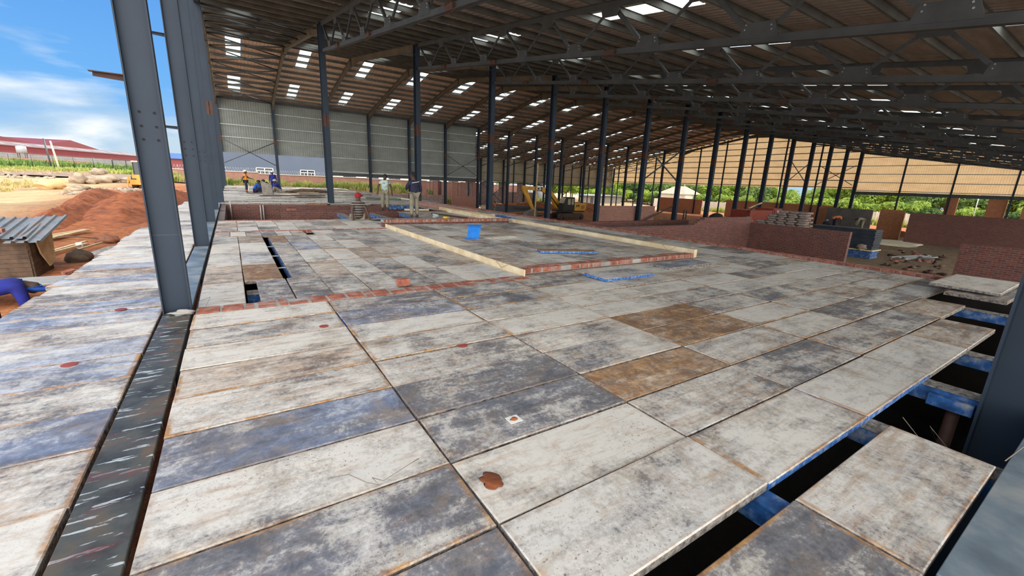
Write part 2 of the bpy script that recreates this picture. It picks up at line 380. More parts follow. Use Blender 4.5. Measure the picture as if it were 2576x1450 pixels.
M['white'] = simple('white_paint', (0.85, 0.85, 0.83), (0.75, 0.75, 0.73), 3, 0.5)
M['glass_dark'] = simple('glass_dark', (0.03, 0.04, 0.045), (0.02, 0.02, 0.03), 2, 0.08)
M['black'] = simple('black_paint', (0.022, 0.022, 0.024), (0.012, 0.012, 0.013), 5, 0.5)
M['rubber'] = simple('rubber', (0.05, 0.04, 0.035), (0.10, 0.07, 0.05), 6, 0.85, bump=0.5)
M['yellow'] = simple('machine_yellow', (0.72, 0.38, 0.03), (0.55, 0.28, 0.02), 3, 0.45)
M['orange_mach'] = simple('machine_orange', (0.80, 0.36, 0.06), (0.55, 0.22, 0.03), 3, 0.5)
M['machine_red'] = simple('machine_red', (0.36, 0.045, 0.02), (0.22, 0.03, 0.015), 3, 0.45)
M['tank_green'] = simple('tank_green', (0.03, 0.09, 0.055), (0.02, 0.06, 0.04), 3, 0.4)
M['tank_grey'] = simple('tank_grey', (0.36, 0.38, 0.40), (0.28, 0.30, 0.32), 3, 0.6)
M['skin'] = simple('skin', (0.085, 0.045, 0.03), (0.065, 0.035, 0.024), 8, 0.55)
M['hair'] = simple('hair', (0.010, 0.009, 0.009), None, 30, 0.8)
M['tee'] = simple('tee_cloth', (0.46, 0.55, 0.50), (0.13, 0.23, 0.28), 6.5, 0.9, c3=(0.62, 0.66, 0.58))
M['khaki'] = simple('khaki_cloth', (0.30, 0.27, 0.195), (0.19, 0.17, 0.125), 5, 0.9)
M['navy'] = simple('navy_cloth', (0.022, 0.022, 0.06), (0.015, 0.015, 0.04), 5, 0.9)
M['royal'] = simple('royal_cloth', (0.014, 0.022, 0.25), (0.01, 0.014, 0.15), 5, 0.9)
M['blue_cloth'] = simple('blue_cloth', (0.02, 0.11, 0.52), (0.015, 0.07, 0.34), 5, 0.9)
M['orange_cloth'] = simple('orange_cloth', (0.88, 0.34, 0.02), (0.75, 0.27, 0.02), 5, 0.9)
M['coral_cloth'] = simple('coral_cloth', (0.85, 0.25, 0.10), (0.7, 0.19, 0.07), 5, 0.9)
M['reflect'] = simple('reflective_tape', (0.75, 0.80, 0.72), None, 5, 0.4)
M['red_cloth'] = simple('red_cloth', (0.26, 0.01, 0.016), (0.3, 0.01, 0.015), 5, 0.9)
M['striped'] = stripes_material('striped_cloth', (0.045, 0.035, 0.035), (0.34, 0.29, 0.25), 0.085)
M['shoe'] = simple('shoe', (0.12, 0.10, 0.08), None, 10, 0.8)
M['bag'] = simple('cement_bag', (0.40, 0.31, 0.27), (0.26, 0.20, 0.19), 5, 0.85, c3=(0.52, 0.46, 0.42))
M['sheet_stack'] = simple('stack_steel', (0.055, 0.07, 0.09), (0.03, 0.038, 0.05), 3, 0.5, 0.3)
M['tarp'] = simple('tarpaulin', (0.06, 0.06, 0.065), (0.04, 0.04, 0.045), 2, 0.6)
M['wire'] = simple('wire', (0.28, 0.22, 0.18), None, 5, 0.6)
M['plaster'] = simple('plaster_dark', (0.13, 0.12, 0.11), (0.09, 0.08, 0.075), 1.5, 0.9)
M['leaf_a'] = leaf_material('leaf_yellow_green', (0.09, 0.17, 0.025), (0.27, 0.40, 0.05), (0.50, 0.60, 0.10))
M['leaf_b'] = leaf_material('leaf_dark_green', (0.025, 0.065, 0.018), (0.07, 0.15, 0.03), (0.17, 0.27, 0.06))
M['leaf_c'] = leaf_material('leaf_mid_green', (0.05, 0.11, 0.03), (0.16, 0.27, 0.06), (0.34, 0.44, 0.11))
M['grass'] = leaf_material('grass_green', (0.14, 0.24, 0.04), (0.33, 0.40, 0.09), (0.56, 0.50, 0.20))
M['grass_dry'] = leaf_material('grass_dry', (0.38, 0.34, 0.12), (0.52, 0.43, 0.18), (0.62, 0.50, 0.26))
M['bark'] = simple('bark', (0.14, 0.10, 0.07), (0.08, 0.06, 0.045), 6, 0.95)
M['plastic_clear'] = simple('plastic_bag', (0.50, 0.62, 0.60), (0.35, 0.45, 0.44), 8, 0.3)
M['label_yellow'] = simple('label_yellow', (0.85, 0.62, 0.03), None, 5, 0.5)
M['tool_orange'] = simple('tool_orange', (0.75, 0.17, 0.04), None, 5, 0.5)
M['red_mark'] = simple('red_oxide', (0.36, 0.07, 0.06), (0.22, 0.05, 0.05), 6, 0.8)

def dark_strip_material():
    m, t, p = mat('splashed_steel')
    p.inputs['Roughness'].default_value = 0.5
    g = t.nodes.new('ShaderNodeNewGeometry')
    n = N(t, 'ShaderNodeTexNoise', Scale=3.0, Detail=7, Roughness=0.65); L(t, g.outputs['Position'], n.inputs['Vector'])
    base = ramp(t, n.outputs['Fac'], [(0.36, (0.028, 0.026, 0.022)), (0.52, (0.075, 0.078, 0.068)), (0.66, (0.14, 0.095, 0.055))])
    mp_ = t.nodes.new('ShaderNodeMapping'); mp_.inputs['Scale'].default_value = (2.2, 12, 1); mp_.inputs['Rotation'].default_value = (0, 0, -0.3); L(t, g.outputs['Position'], mp_.inputs[0])
    n2 = N(t, 'ShaderNodeTexNoise', Scale=2.2, Detail=5, Roughness=0.6); L(t, mp_.outputs[0], n2.inputs['Vector'])
    x = t.nodes.new('ShaderNodeMixRGB'); L(t, ramp(t, n2.outputs['Fac'], [(0.585, 0.0), (0.605, 0.9)]), x.inputs[0]); L(t, base, x.inputs[1]); x.inputs[2].default_value = (0.50, 0.56, 0.58, 1)
    n3 = N(t, 'ShaderNodeTexNoise', Scale=1.1, Detail=6, Roughness=0.7); L(t, mp_.outputs[0], n3.inputs['Vector'])
    y = t.nodes.new('ShaderNodeMixRGB'); L(t, ramp(t, n3.outputs['Fac'], [(0.56, 0.0), (0.64, 0.75)]), y.inputs[0]); L(t, x.outputs[0], y.inputs[1]); y.inputs[2].default_value = (0.15, 0.035, 0.03, 1)
    L(t, y.outputs[0], p.inputs['Base Color'])
    return m
M['splash'] = dark_strip_material()

# ------------------------------------------------------------------ mesh helpers
def frame_from(d, up=Vector((0, 0, 1))):
    d = d.normalized()
    if abs(d.dot(up)) > 0.98:
        up = Vector((0, 1, 0))
    s = d.cross(up).normalized()
    u = s.cross(d).normalized()
    return s, u
class MB:
    def __init__(self):
        self.v, self.f, self.m, self.sm = [], [], [], []
    def face(self, idx, mi=0, sm=False):
        self.f.append(tuple(idx)); self.m.append(mi); self.sm.append(sm)
    def add(self, vs):
        b = len(self.v)
        self.v += [Vector(q) for q in vs]
        return b
    def hexa(self, p, mi=0, mtop=None):
        b = self.add(p)
        for k, q in enumerate(((3, 2, 1, 0), (4, 5, 6, 7), (0, 1, 5, 4), (1, 2, 6, 5), (2, 3, 7, 6), (3, 0, 4, 7))):
            self.face([b + i for i in q], mtop if (mtop is not None and k == 1) else mi)
        return self
    def box(self, x0, y0, z0, x1, y1, z1, mi=0, mtop=None):
        return self.hexa([(x0, y0, z0), (x1, y0, z0), (x1, y1, z0), (x0, y1, z0), (x0, y0, z1), (x1, y0, z1), (x1, y1, z1), (x0, y1, z1)], mi, mtop)
    def bar(self, a, b, w, h, mi=0, up=Vector((0, 0, 1))):
        a, b = Vector(a), Vector(b)
        s, u = frame_from(b - a, up)
        s *= w / 2; u *= h / 2
        return self.hexa([a - s - u, a + s - u, b + s - u, b - s - u, a - s + u, a + s + u, b + s + u, b - s + u], mi)
    def tube(self, pts, r, n=8, mi=0, cap=True, sm=True):
        pts = [Vector(q) for q in pts]
        if not isinstance(r, (list, tuple)):
            r = [r] * len(pts)
        rings = []
        for i, q in enumerate(pts):
            d = (pts[min(i + 1, len(pts) - 1)] - pts[max(i - 1, 0)])
            s, u = frame_from(d)
            rings.append(self.add([q + (s * math.cos(2 * PI * k / n) + u * math.sin(2 * PI * k / n)) * r[i] for k in range(n)]))
        for a, b in zip(rings, rings[1:]):
            for k in range(n):
                self.face([a + k, a + (k + 1) % n, b + (k + 1) % n, b + k], mi, sm)
        if cap:
            self.face([rings[0] + k for k in range(n)][::-1], mi)
            self.face([rings[-1] + k for k in range(n)], mi)
        return self
    def disc(self, c, r, axis, th, n=20, mi=0):
        c = Vector(c); ax = Vector(axis).normalized()
        return self.tube([c - ax * th / 2, c + ax * th / 2], r, n, mi)
    def prism(self, poly, off, mi=0):
        """poly: list of 3D points (planar), off: extrusion vector"""
        off = Vector(off); n = len(poly)
        a = self.add(poly); b = self.add([Vector(q) + off for q in poly])
        self.face([a + k for k in range(n)][::-1], mi); self.face([b + k for k in range(n)], mi)
        for k in range(n):
            self.face([a + k, a + (k + 1) % n, b + (k + 1) % n, b + k], mi)
        return self
    def blob(self, c, r, seed=0, amp=0.2, nu=14, nv=9, mi=0, flat=None, sm=True):
        rnd = random.Random(seed)
        ph = [(rnd.uniform(0.8, 3.2), rnd.uniform(0.8, 3.2), rnd.uniform(0.8, 3.2), rnd.uniform(0, 6)) for _ in range(6)]
        c = Vector(c); rows = []
        for j in range(nv + 1):
            th = PI * j / nv
            row = []
            for i in range(nu):
                a = 2 * PI * i / nu
                d = Vector((math.sin(th) * math.cos(a), math.sin(th) * math.sin(a), math.cos(th)))
                k = 1 + amp * sum(math.sin(p[0] * 2 * d.x + p[1] * 2 * d.y + p[2] * 2 * d.z + p[3]) for p in ph) / 3
                q = c + Vector((d.x * r[0], d.y * r[1], d.z * r[2])) * k
                if flat is not None:
                    q.z = max(q.z, flat)
                row.append(q)
            rows.append(self.add(row))
        for a, b in zip(rows, rows[1:]):
            for i in range(nu):
                self.face([a + i, b + i, b + (i + 1) % nu, a + (i + 1) % nu], mi, sm)
        return self
    def build(self, name, mats, parent=None, bevel=0.0):
        me = D.meshes.new(name)
        o0 = Vector((0, 0, 0))
        if parent is not None:
            q = parent
            while q is not None:
                o0 += q.location; q = q.parent
        me.from_pydata([v - o0 for v in self.v], [], self.f)
        if not isinstance(mats, (list, tuple)):
            mats = [mats]
        for k in mats:
            me.materials.append(M[k] if isinstance(k, str) else k)
        me.polygons.foreach_set('material_index', self.m)
        me.polygons.foreach_set('use_smooth', self.sm)
        me.update()
        ob = D.objects.new(name, me)
        COL.objects.link(ob)
        if parent is not None:
            ob.parent = parent
        if bevel:
            bm = bmesh.new(); bm.from_mesh(me)
            bmesh.ops.bevel(bm, geom=bm.edges[:], offset=bevel, segments=1, affect='EDGES')
            bm.to_mesh(me); bm.free()
        return ob

def tag(o, label=None, cat=None, group=None, kind=None):
    if label: o['label'] = label
    if cat: o['category'] = cat
    if group: o['group'] = group
    if kind: o['kind'] = kind
    return o
def thing(name, label, cat, loc=(0, 0, 0), group=None):
    o = D.objects.new(name, None)
    COL.objects.link(o)
    o.location = loc
    o.empty_display_size = 0.2
    return tag(o, label, cat, group)
def struct(o):
    o['kind'] = 'structure'
    return o
def copy_tree(o, parent=None):
    c = o.copy()
    COL.objects.link(c)
    c.parent = parent
    for ch in [q for q in D.objects if q.parent == o]:
        copy_tree(ch, c)
    return c
def kids(o):
    return [q for q in D.objects if q.parent == o]
ORD = ['zeroth', 'first', 'second', 'third', 'fourth', 'fifth', 'sixth', 'seventh', 'eighth', 'ninth', 'tenth', 'eleventh', 'twelfth', 'thirteenth', 'fourteenth', 'fifteenth', 'sixteenth', 'seventeenth', 'eighteenth', 'nineteenth', 'twentieth']
for a in ('twenty', 'thirty', 'forty', 'fifty', 'sixty'):
    for k in range(1, 10):
        ORD.append(a + '-' + ORD[k])
    nx = {'twenty': 'thirtieth', 'thirty': 'fortieth', 'forty': 'fiftieth', 'fifty': 'sixtieth', 'sixty': 'seventieth'}[a]
    ORD.append(nx)

# ------------------------------------------------------------------ building constants (metres, deck top = 0)
X0, BAY = -0.48, 5.18
YN, YB, YR, YW, YZ = 0.27, 26.05, 41.7, 56.5, 74.5     # near row, middle row, ridge, rear eave, far eave
GZ = -2.9
XE = X0 + 15 * BAY
def fx(n):
    return X0 + n * BAY
def roof_z(y):
    if y <= YR:
        return 11.75 - 0.15 * (YR - y)
    return 11.75 - 0.165 * (y - YR)
def sstep(a, b, x):
    t = max(0.0, min(1.0, (x - a) / (b - a)))
    return t * t * (3 - 2 * t)

# ------------------------------------------------------------------ ground
def left_z(y):
    pts = [(-20, -1.4), (10, -1.3), (15, -1.15), (30, -1.0), (40, -0.62), (50, -0.35), (60, -0.1), (70, 0.4), (80, 0.7), (100, 0.8), (160, 1.0), (400, 1.2)]
    for (a, za), (b, zb) in zip(pts, pts[1:]):
        if y <= b:
            return za + (zb - za) * max(0, (y - a)) / (b - a)
    return 1.2
def ground_z(x, y):
    zl = left_z(y)
    if x < -1.9:
        z = zl + 0.06 * math.sin(x * 0.9 + 1.3) * math.sin(y * 0.7) + 0.03 * math.sin(x * 2.7) * math.cos(y * 2.1)
        if x < -12:
            z += 0.1 * math.sin(x * 0.3) * math.sin(y * 0.25)
        return z
    zi = GZ + 0.02 * math.sin(x * 1.1) * math.sin(y * 1.3)
    if y > 57.5 and x < 40:
        k = sstep(58, 64, y) * (1 - sstep(24, 32, x))
        return zi + (-0.3 - zi) * k
    if y > 76:
        return zi + 0.3 * sstep(76, 90, y)
    return zi
def axis_pts(segs):
    out = []
    for a, b, st in segs:
        n = max(1, int(round((b - a) / st)))
        out += [a + (b - a) * i / n for i in range(n)]
    out.append(segs[-1][1])
    return out
gx = axis_pts([(-260, -60, 12), (-60, -16, 2), (-16, -2.02, 0.45), (-2.02, -1.9, 0.12), (-1.9, 36, 1.8), (36, 90, 3), (90, 320, 15)])
gy = axis_pts([(-20, 6, 2), (6, 50, 0.5), (50, 110, 1.5), (110, 420, 15)])
mb = MB()
for y in gy:
    mb.add([(x, y, ground_z(x, y)) for x in gx])
nxx = len(gx)
for j in range(len(gy) - 1):
    for i in range(nxx - 1):
        a = j * nxx + i
        mb.face([a, a + 1, a + 1 + nxx, a + nxx], 0, True)
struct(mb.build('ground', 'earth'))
mb = MB()   # hard dark road across the yard
pl = [(-75, 62), (-40, 66), (-18, 66.5), (-6, 63), (-3, 60), (-3, 66.5), (-8, 72), (-25, 76), (-48, 78), (-75, 74)]
for x, y in pl:
    pass
a = mb.add([(x, y, max(ground_z(x, y), ground_z(x + 1, y + 1)) + 0.1) for x, y in pl])
mb.face(range(a, a + len(pl)))
struct(mb.build('asphalt_road', 'asphalt'))

# ------------------------------------------------------------------ roof, gutters and walls (setting)
def corrugate(x0, x1, pitch=0.262, h=0.032):
    out = []
    x = x0
    while x < x1 - 1e-6:
        for dx, dz in ((0, 0), (pitch * 0.62, 0), (pitch * 0.70, h), (pitch * 0.92, h)):
            if x + dx <= x1:
                out.append((x + dx, dz))
        x += pitch
    out.append((x1, 0))
    return out
SKY_NEAR = [(37.4, 41.3), (28.0, 31.6), (18.4, 22.2), (8.7, 13.0), (-0.6, 3.7)]
SKY_FAR = [(42.1, 46.1), (50.5, 55.0)]
SKY_LOW = [(58.6, 62.4), (65.0, 69.0), (71.4, 74.2)]
def sky_x(n):
    a = 0.78 + 5.2 * n
    return a, a + 0.96
def roof_part(name, y0, y1, bands, xa, xb, material, extra=()):
    ys = sorted({y0, y1} | {q for b in bands for q in b} | {q for e_ in extra for q in e_[2:]})
    ys = [q for q in ys if y0 <= q <= y1]
    prof = corrugate(xa, xb)
    m_ = MB()
    n = len(prof)
    for y in ys:
        m_.add([(x, y, roof_z(y) + dz) for x, dz in prof])
    for j in range(len(ys) - 1):
        ym = (ys[j] + ys[j + 1]) / 2
        inb = any(b[0] < ym < b[1] for b in bands)
        for i in range(n - 1):
            xm = (prof[i][0] + prof[i + 1][0]) / 2
            if inb and any(sky_x(k)[0] < xm < sky_x(k)[1] for k in range(15)):
                continue
            if any(e_[0] < xm < e_[1] and e_[2] < ym < e_[3] for e_ in extra):
                continue
            q = j * n + i
            m_.face([q, q + 1, q + 1 + n, q + n])
    return struct(m_.build(name, material))
roof_part('ceiling_near', -6.5, YR, SKY_NEAR, X0 - 0.25, XE + 0.25, 'roof_near')
roof_part('ceiling_far', YR, 56.9, SKY_FAR, X0 - 0.25, XE + 0.25, 'roof_far')
roof_part('ceiling_low', 56.9, 75.0, SKY_LOW, fx(6) - 0.2, XE + 0.25, 'roof_far')
wn_ = 0
for n in range(15):
    a, b = sky_x(n)
    for y0, y1 in SKY_NEAR + SKY_FAR + (SKY_LOW if n >= 6 else []):
        wn_ += 1
        m_ = MB()
        prof = corrugate(a - 0.03, b + 0.03, 0.24, 0.03)
        q0 = m_.add([(x, y0 - 0.05, roof_z(y0 - 0.05) + dz + 0.012) for x, dz in prof])
        q1 = m_.add([(x, y1 + 0.05, roof_z(y1 + 0.05) + dz + 0.012) for x, dz in prof])
        for i in range(len(prof) - 1):
            m_.face([q0 + i, q0 + i + 1, q1 + i + 1, q1 + i])
        struct(m_.build('window_%d' % wn_, 'skylight'))
def wall_sheet(name, p0, p1, zbot, ztop, material, nrm, h=0.035, pitch=0.23):
    """vertical corrugated wall from p0 to p1 (2D), zbot/ztop functions of distance"""
    p0, p1 = Vector(p0), Vector(p1)
    ln = (p1 - p0).length
    d = (p1 - p0) / ln
    nrm = Vector(nrm)
    prof = corrugate(0, ln, pitch, h)
    m_ = MB()
    a = m_.add([((p0 + d * s + nrm * dz).x, (p0 + d * s + nrm * dz).y, zbot(s)) for s, dz in prof])
    b = m_.add([((p0 + d * s + nrm * dz).x, (p0 + d * s + nrm * dz).y, ztop(s)) for s, dz in prof])
    for i in range(len(prof) - 1):
        m_.face([a + i, a + i + 1, b + i + 1, b + i])
    return struct(m_.build(name, material))
wall_sheet('wall_back', (fx(0), YW + 0.2), (fx(2), YW + 0.2), lambda s: 3.56, lambda s: roof_z(YW + 0.2), 'wall_grey', (0, 1))
wall_sheet('wall_back_lower', (fx(2), YW + 0.2), (fx(6) - 0.3, YW + 0.2), lambda s: 2.0, lambda s: roof_z(YW + 0.2), 'wall_grey', (0, 1))
wall_sheet('wall_far', (fx(6), YZ + 0.2), (XE, YZ + 0.2), lambda s: 1.75, lambda s: roof_z(YZ), 'wall_far', (0, 1))
wall_sheet('wall_right', (XE + 0.25, YB), (XE + 0.25, YZ + 0.2), lambda s: 2.75, lambda s: roof_z(YB + s), 'wall_cream', (1, 0))
wall_sheet('wall_right_near', (XE + 0.25, -6), (XE + 0.25, YB), lambda s: 2.45, lambda s: roof_z(-6 + s), 'wall_cream', (1, 0))

def girt(x0, y0, x1, y1, z, label, mi='galv', hgt=0.09):
    o = MB().bar((x0, y0, z), (x1, y1, z), 0.06, hgt).build('wall_girt', mi)
    return tag(o, label, 'girt', 'horizontal girts on the sheeted walls')
for i, z in enumerate((7.9, 6.42, 5.15)):
    girt(fx(0), YW + 0.13, fx(2), YW + 0.13, z, 'pale galvanised rail on the grey rear sheeting above the open bays, %s from the eave' % ORD[i + 1])
for i, z in enumerate((7.9, 6.9, 5.4, 3.68, 2.08)):
    girt(fx(2), YW + 0.13, fx(6) - 0.3, YW + 0.13, z, 'pale galvanised rail on the grey rear sheeting above the dark beam, %s from the eave' % ORD[i + 1])
for i, z in enumerate((5.6, 3.4, 1.9)):
    girt(fx(6), YZ + 0.12, XE, YZ + 0.12, z, 'thin rail on the low far wall beyond the excavator, %s from the top' % ORD[i + 1], 'purlin')
for i in range(8):
    z = 2.95 + i * 1.02
    ya = max(YB, YR - (11.6 - z) / 0.15 + 0.4) if z > 8 else YB
    yb = min(YZ, YR + (11.6 - z) / 0.165 - 0.4)
    if yb > ya:
        girt(XE + 0.2, ya, XE + 0.2, yb, z, 'dark rail across the tall cream end wall, %s from the bottom' % ORD[i + 1], 'purlin', 0.12)
for i in range(6):
    z = 2.6 + i * 1.15
    ya = max(-6, YR - (11.6 - z) / 0.15 + 0.4)
    if ya < YB:
        girt(XE + 0.2, ya, XE + 0.2, YB, z, 'pale rail across the shaded near part of the end wall, %s from the bottom' % ORD[i + 1], 'galv', 0.09)
o = MB().box(fx(2), YW - 0.1, 1.55, fx(6) - 0.2, YW + 0.12, 1.98).build('edge_beam', 'steel_dark'); tag(o, 'dark steel beam under the grey rear sheeting', 'beam')
o = MB().box(fx(6), YZ - 0.1, 1.5, XE, YZ + 0.1, 1.72).build('edge_beam', 'steel_dark'); tag(o, 'dark steel beam under the low far wall sheeting', 'beam')
o = MB().box(XE + 0.0, -6, 2.0, XE + 0.2, YB, 2.42).build('edge_beam', 'steel_dark'); tag(o, 'dark steel beam under the near part of the end wall', 'beam')
o = MB().box(fx(0) + 0.1, YW - 0.15, 8.95, XE, YW + 0.15, 9.2).build('eave_beam', 'steel_dark'); tag(o, 'long grey eave beam along the rear column row', 'beam')

# ------------------------------------------------------------------ steel frame
def i_section(m_, x, y, z0, z1, depth, width, along='y', tf=0.018, tw=0.012, mi=0):
    """vertical I-section, web depth along the given axis"""
    if along == 'y':
        m_.box(x - width / 2, y - depth / 2, z0, x + width / 2, y - depth / 2 + tf, z1, mi)
        m_.box(x - width / 2, y + depth / 2 - tf, z0, x + width / 2, y + depth / 2, z1, mi)
        m_.box(x - tw / 2, y - depth / 2 + tf, z0, x + tw / 2, y + depth / 2 - tf, z1, mi)
    else:
        m_.box(x - depth / 2, y - width / 2, z0, x - depth / 2 + tf, y + width / 2, z1, mi)
        m_.box(x + depth / 2 - tf, y - width / 2, z0, x + depth / 2, y + width / 2, z1, mi)
        m_.box(x - depth / 2 + tf, y - tw / 2, z0, x + depth / 2 - tf, y + tw / 2, z1, mi)
    return m_
def make_column(x, y, ztop, depth, width, label, group, along='y', patch=None, zb=GZ):
    t_ = thing('steel_column', label, 'column', (x, y, zb), group)
    i_section(MB(), x, y, zb + 0.03, ztop, depth, width, along).build('shaft', 'steel', t_)
    MB().box(x - width / 2 - 0.1, y - depth / 2 - 0.05, zb, x + width / 2 + 0.1, y + depth / 2 + 0.05, zb + 0.03).build('base_plate', 'steel_dark', t_)
    if patch:
        m_ = MB()
        w2, d2 = width / 2 + 0.003, depth / 2 + 0.003
        if along == 'y':
            m_.box(x - w2, y - d2, patch[0], x + w2, y - d2 + 0.024, patch[1])
            m_.box(x - w2, y + d2 - 0.024, patch[0], x + w2, y + d2, patch[1])
            m_.box(x - 0.009, y - d2, patch[0], x + 0.009, y + d2, patch[1])
        else:
            m_.box(x + d2 - 0.024, y - w2, patch[0], x + d2, y + w2, patch[1])
        tag(m_.build('primer_patch', 'steel_brown', t_), 'unpainted brown primer patch')
    return t_
gcol = 'columns of the middle row'
for n in range(0, 16):
    lab = 'tall dark steel column of the middle row, %s from the gable corner' % ORD[n] if n else 'corner gable column where the middle row meets the open gable'
    make_column(fx(n), YB, roof_z(YB) - 0.25, 0.42, 0.27, lab, gcol, patch=(4.1, 4.7))
for n in range(0, 16):
    if n == 0:
        lab = 'rear corner column at the open gable end'
    elif n <= 6:
        lab = 'rear wall column against the grey sheeting, %s from the corner' % ORD[n]
    else:
        lab = 'free column of the rear row beyond the sheeting end, %s from the corner' % ORD[n]
    make_column(fx(n), YW - 0.1, roof_z(YW) - 0.3, 0.4, 0.26, lab, 'columns of the rear row', patch=(4.6, 5.2))
for n in range(6, 16):
    make_column(fx(n), YZ - 0.15, roof_z(YZ) - 0.3, 0.35, 0.24, 'column on the low far wall line, %s from the sheeting end' % ORD[n - 5], 'columns of the far row')
    if n < 15:
        make_column(fx(n) + BAY / 2, YZ + 0.05, roof_z(YZ) - 0.3, 0.18, 0.12, 'slender post between far wall columns, %s from the sheeting end' % ORD[n - 5], 'slender posts of the far wall')
make_column(fx(1) + 0.22, YN, roof_z(YN) - 0.25, 0.42, 0.27, 'large near blue-grey steel column rising out of the open hole', None)
# gable posts on the open side
post_y = [5.65 + 5.09 * k for k in range(4)] + [YB + 5.2 * k for k in range(1, 6)]
for i, y in enumerate(post_y):
    d, w = (0.25, 0.13)
    lab = ['nearest big blue-grey gable post, with six bolt holes and one angle cleat', 'second gable post with two cleats beyond the nearest post', 'third gable post from the viewer', 'fourth gable post from the viewer'][i] if i < 4 else 'gable post beyond the pit, %s from the viewer' % ORD[i + 1]
    t_ = thing('gable_post', lab, 'column', (-0.615, y, GZ), 'posts along the open gable')
    i_section(MB(), -0.615, y, GZ, roof_z(y) - (0.62 if i < 4 else 0.12), d, w, 'x', 0.012, 0.009).build('shaft', 'steel', t_)
    if i < 4:
        for zz in ((2.34,), (2.30, 3.9), (2.3, 3.9), (2.3, 3.9))[i]:
            m_ = MB()
            m_.bar((-0.74, y - 0.03, zz), (-0.98, y - 0.03, zz), 0.05, 0.008)
            m_.bar((-0.74, y + 0.0, zz - 0.025), (-0.96, y + 0.0, zz - 0.012), 0.008, 0.05)
            m_.build('angle_cleat', 'steel_brown' if i == 0 else 'steel', t_)
        for hz in (2.03, 1.9, 1.775):
            for hx in (-0.672, -0.558):
                m_ = MB().disc((hx, y - 0.006, hz), 0.0125, (0, 1, 0), 0.004, 12)
                m_.build('bolt_hole', 'hole', t_)
        if i == 0:
            m_ = MB().box(-0.728, y - 0.0065, 0.83, -0.502, y - 0.0035, 0.836)
            m_.build('weld_seam', 'steel_dark', t_)
    if i >= 3:
        MB().box(-0.495, y - 0.067, 3.6, -0.487, y + 0.067, 4.5).build('primer_patch', 'steel_brown', t_)
# gable posts of the far end wall
for i, y in enumerate([0.4, 5.5, 10.45, 15.72, 20.85] + [YB + 5.2 * k for k in range(1, 10)]):
    if abs(y - YW) < 1.5:
        continue
    make_column(XE + 0.05, y, roof_z(y) - 0.1, 0.25, 0.16, 'slim dark post on the end wall, %s counted from the near corner' % ORD[i + 1], 'posts of the end wall', 'x')

# trusses between near row and middle row
def lchord_z(y):
    return 7.8 - 0.152 * (25.8 - y)
def uchord_z(y):
    return roof_z(y) - 0.33
LOW = [24.0 - 3.05 * k for k in range(8)]
UP = [22.47 - 3.05 * k for k in range(8)]
def chord(m_, y0, y1, zf, x=0.0, w=0.16, h=0.17, flip=1, mi=0):
    """tee chord: flat flange plus stem"""
    z0, z1 = zf(y0), zf(y1)
    m_.hexa([(x - w / 2, y0, z0 - h / 2 * flip), (x + w / 2, y0, z0 - h / 2 * flip), (x + w / 2, y1, z1 - h / 2 * flip), (x - w / 2, y1, z1 - h / 2 * flip),
             (x - w / 2, y0, z0 - h / 2 * flip + 0.014), (x + w / 2, y0, z0 - h / 2 * flip + 0.014), (x + w / 2, y1, z1 - h / 2 * flip + 0.014), (x - w / 2, y1, z1 - h / 2 * flip + 0.014)], mi)
    m_.hexa([(x - 0.012, y0, z0 - h / 2), (x + 0.012, y0, z0 - h / 2), (x + 0.012, y1, z1 - h / 2), (x - 0.012, y1, z1 - h / 2),
             (x - 0.012, y0, z0 + h / 2), (x + 0.012, y0, z0 + h / 2), (x + 0.012, y1, z1 + h / 2), (x - 0.012, y1, z1 + h / 2)], mi)
    return m_
def angle_bar(m_, a, b, s=0.085, mi=0):
    a, b = Vector(a), Vector(b)
    sd, u = frame_from(b - a, Vector((1, 0, 0)))
    m_.bar(a, b, s, 0.012, mi, Vector((1, 0, 0)))
    m_.bar(a + u * s / 2 + sd * (s / 2 - 0.006), b + u * s / 2 + sd * (s / 2 - 0.006), 0.012, s, mi, Vector((1, 0, 0)))
    return m_
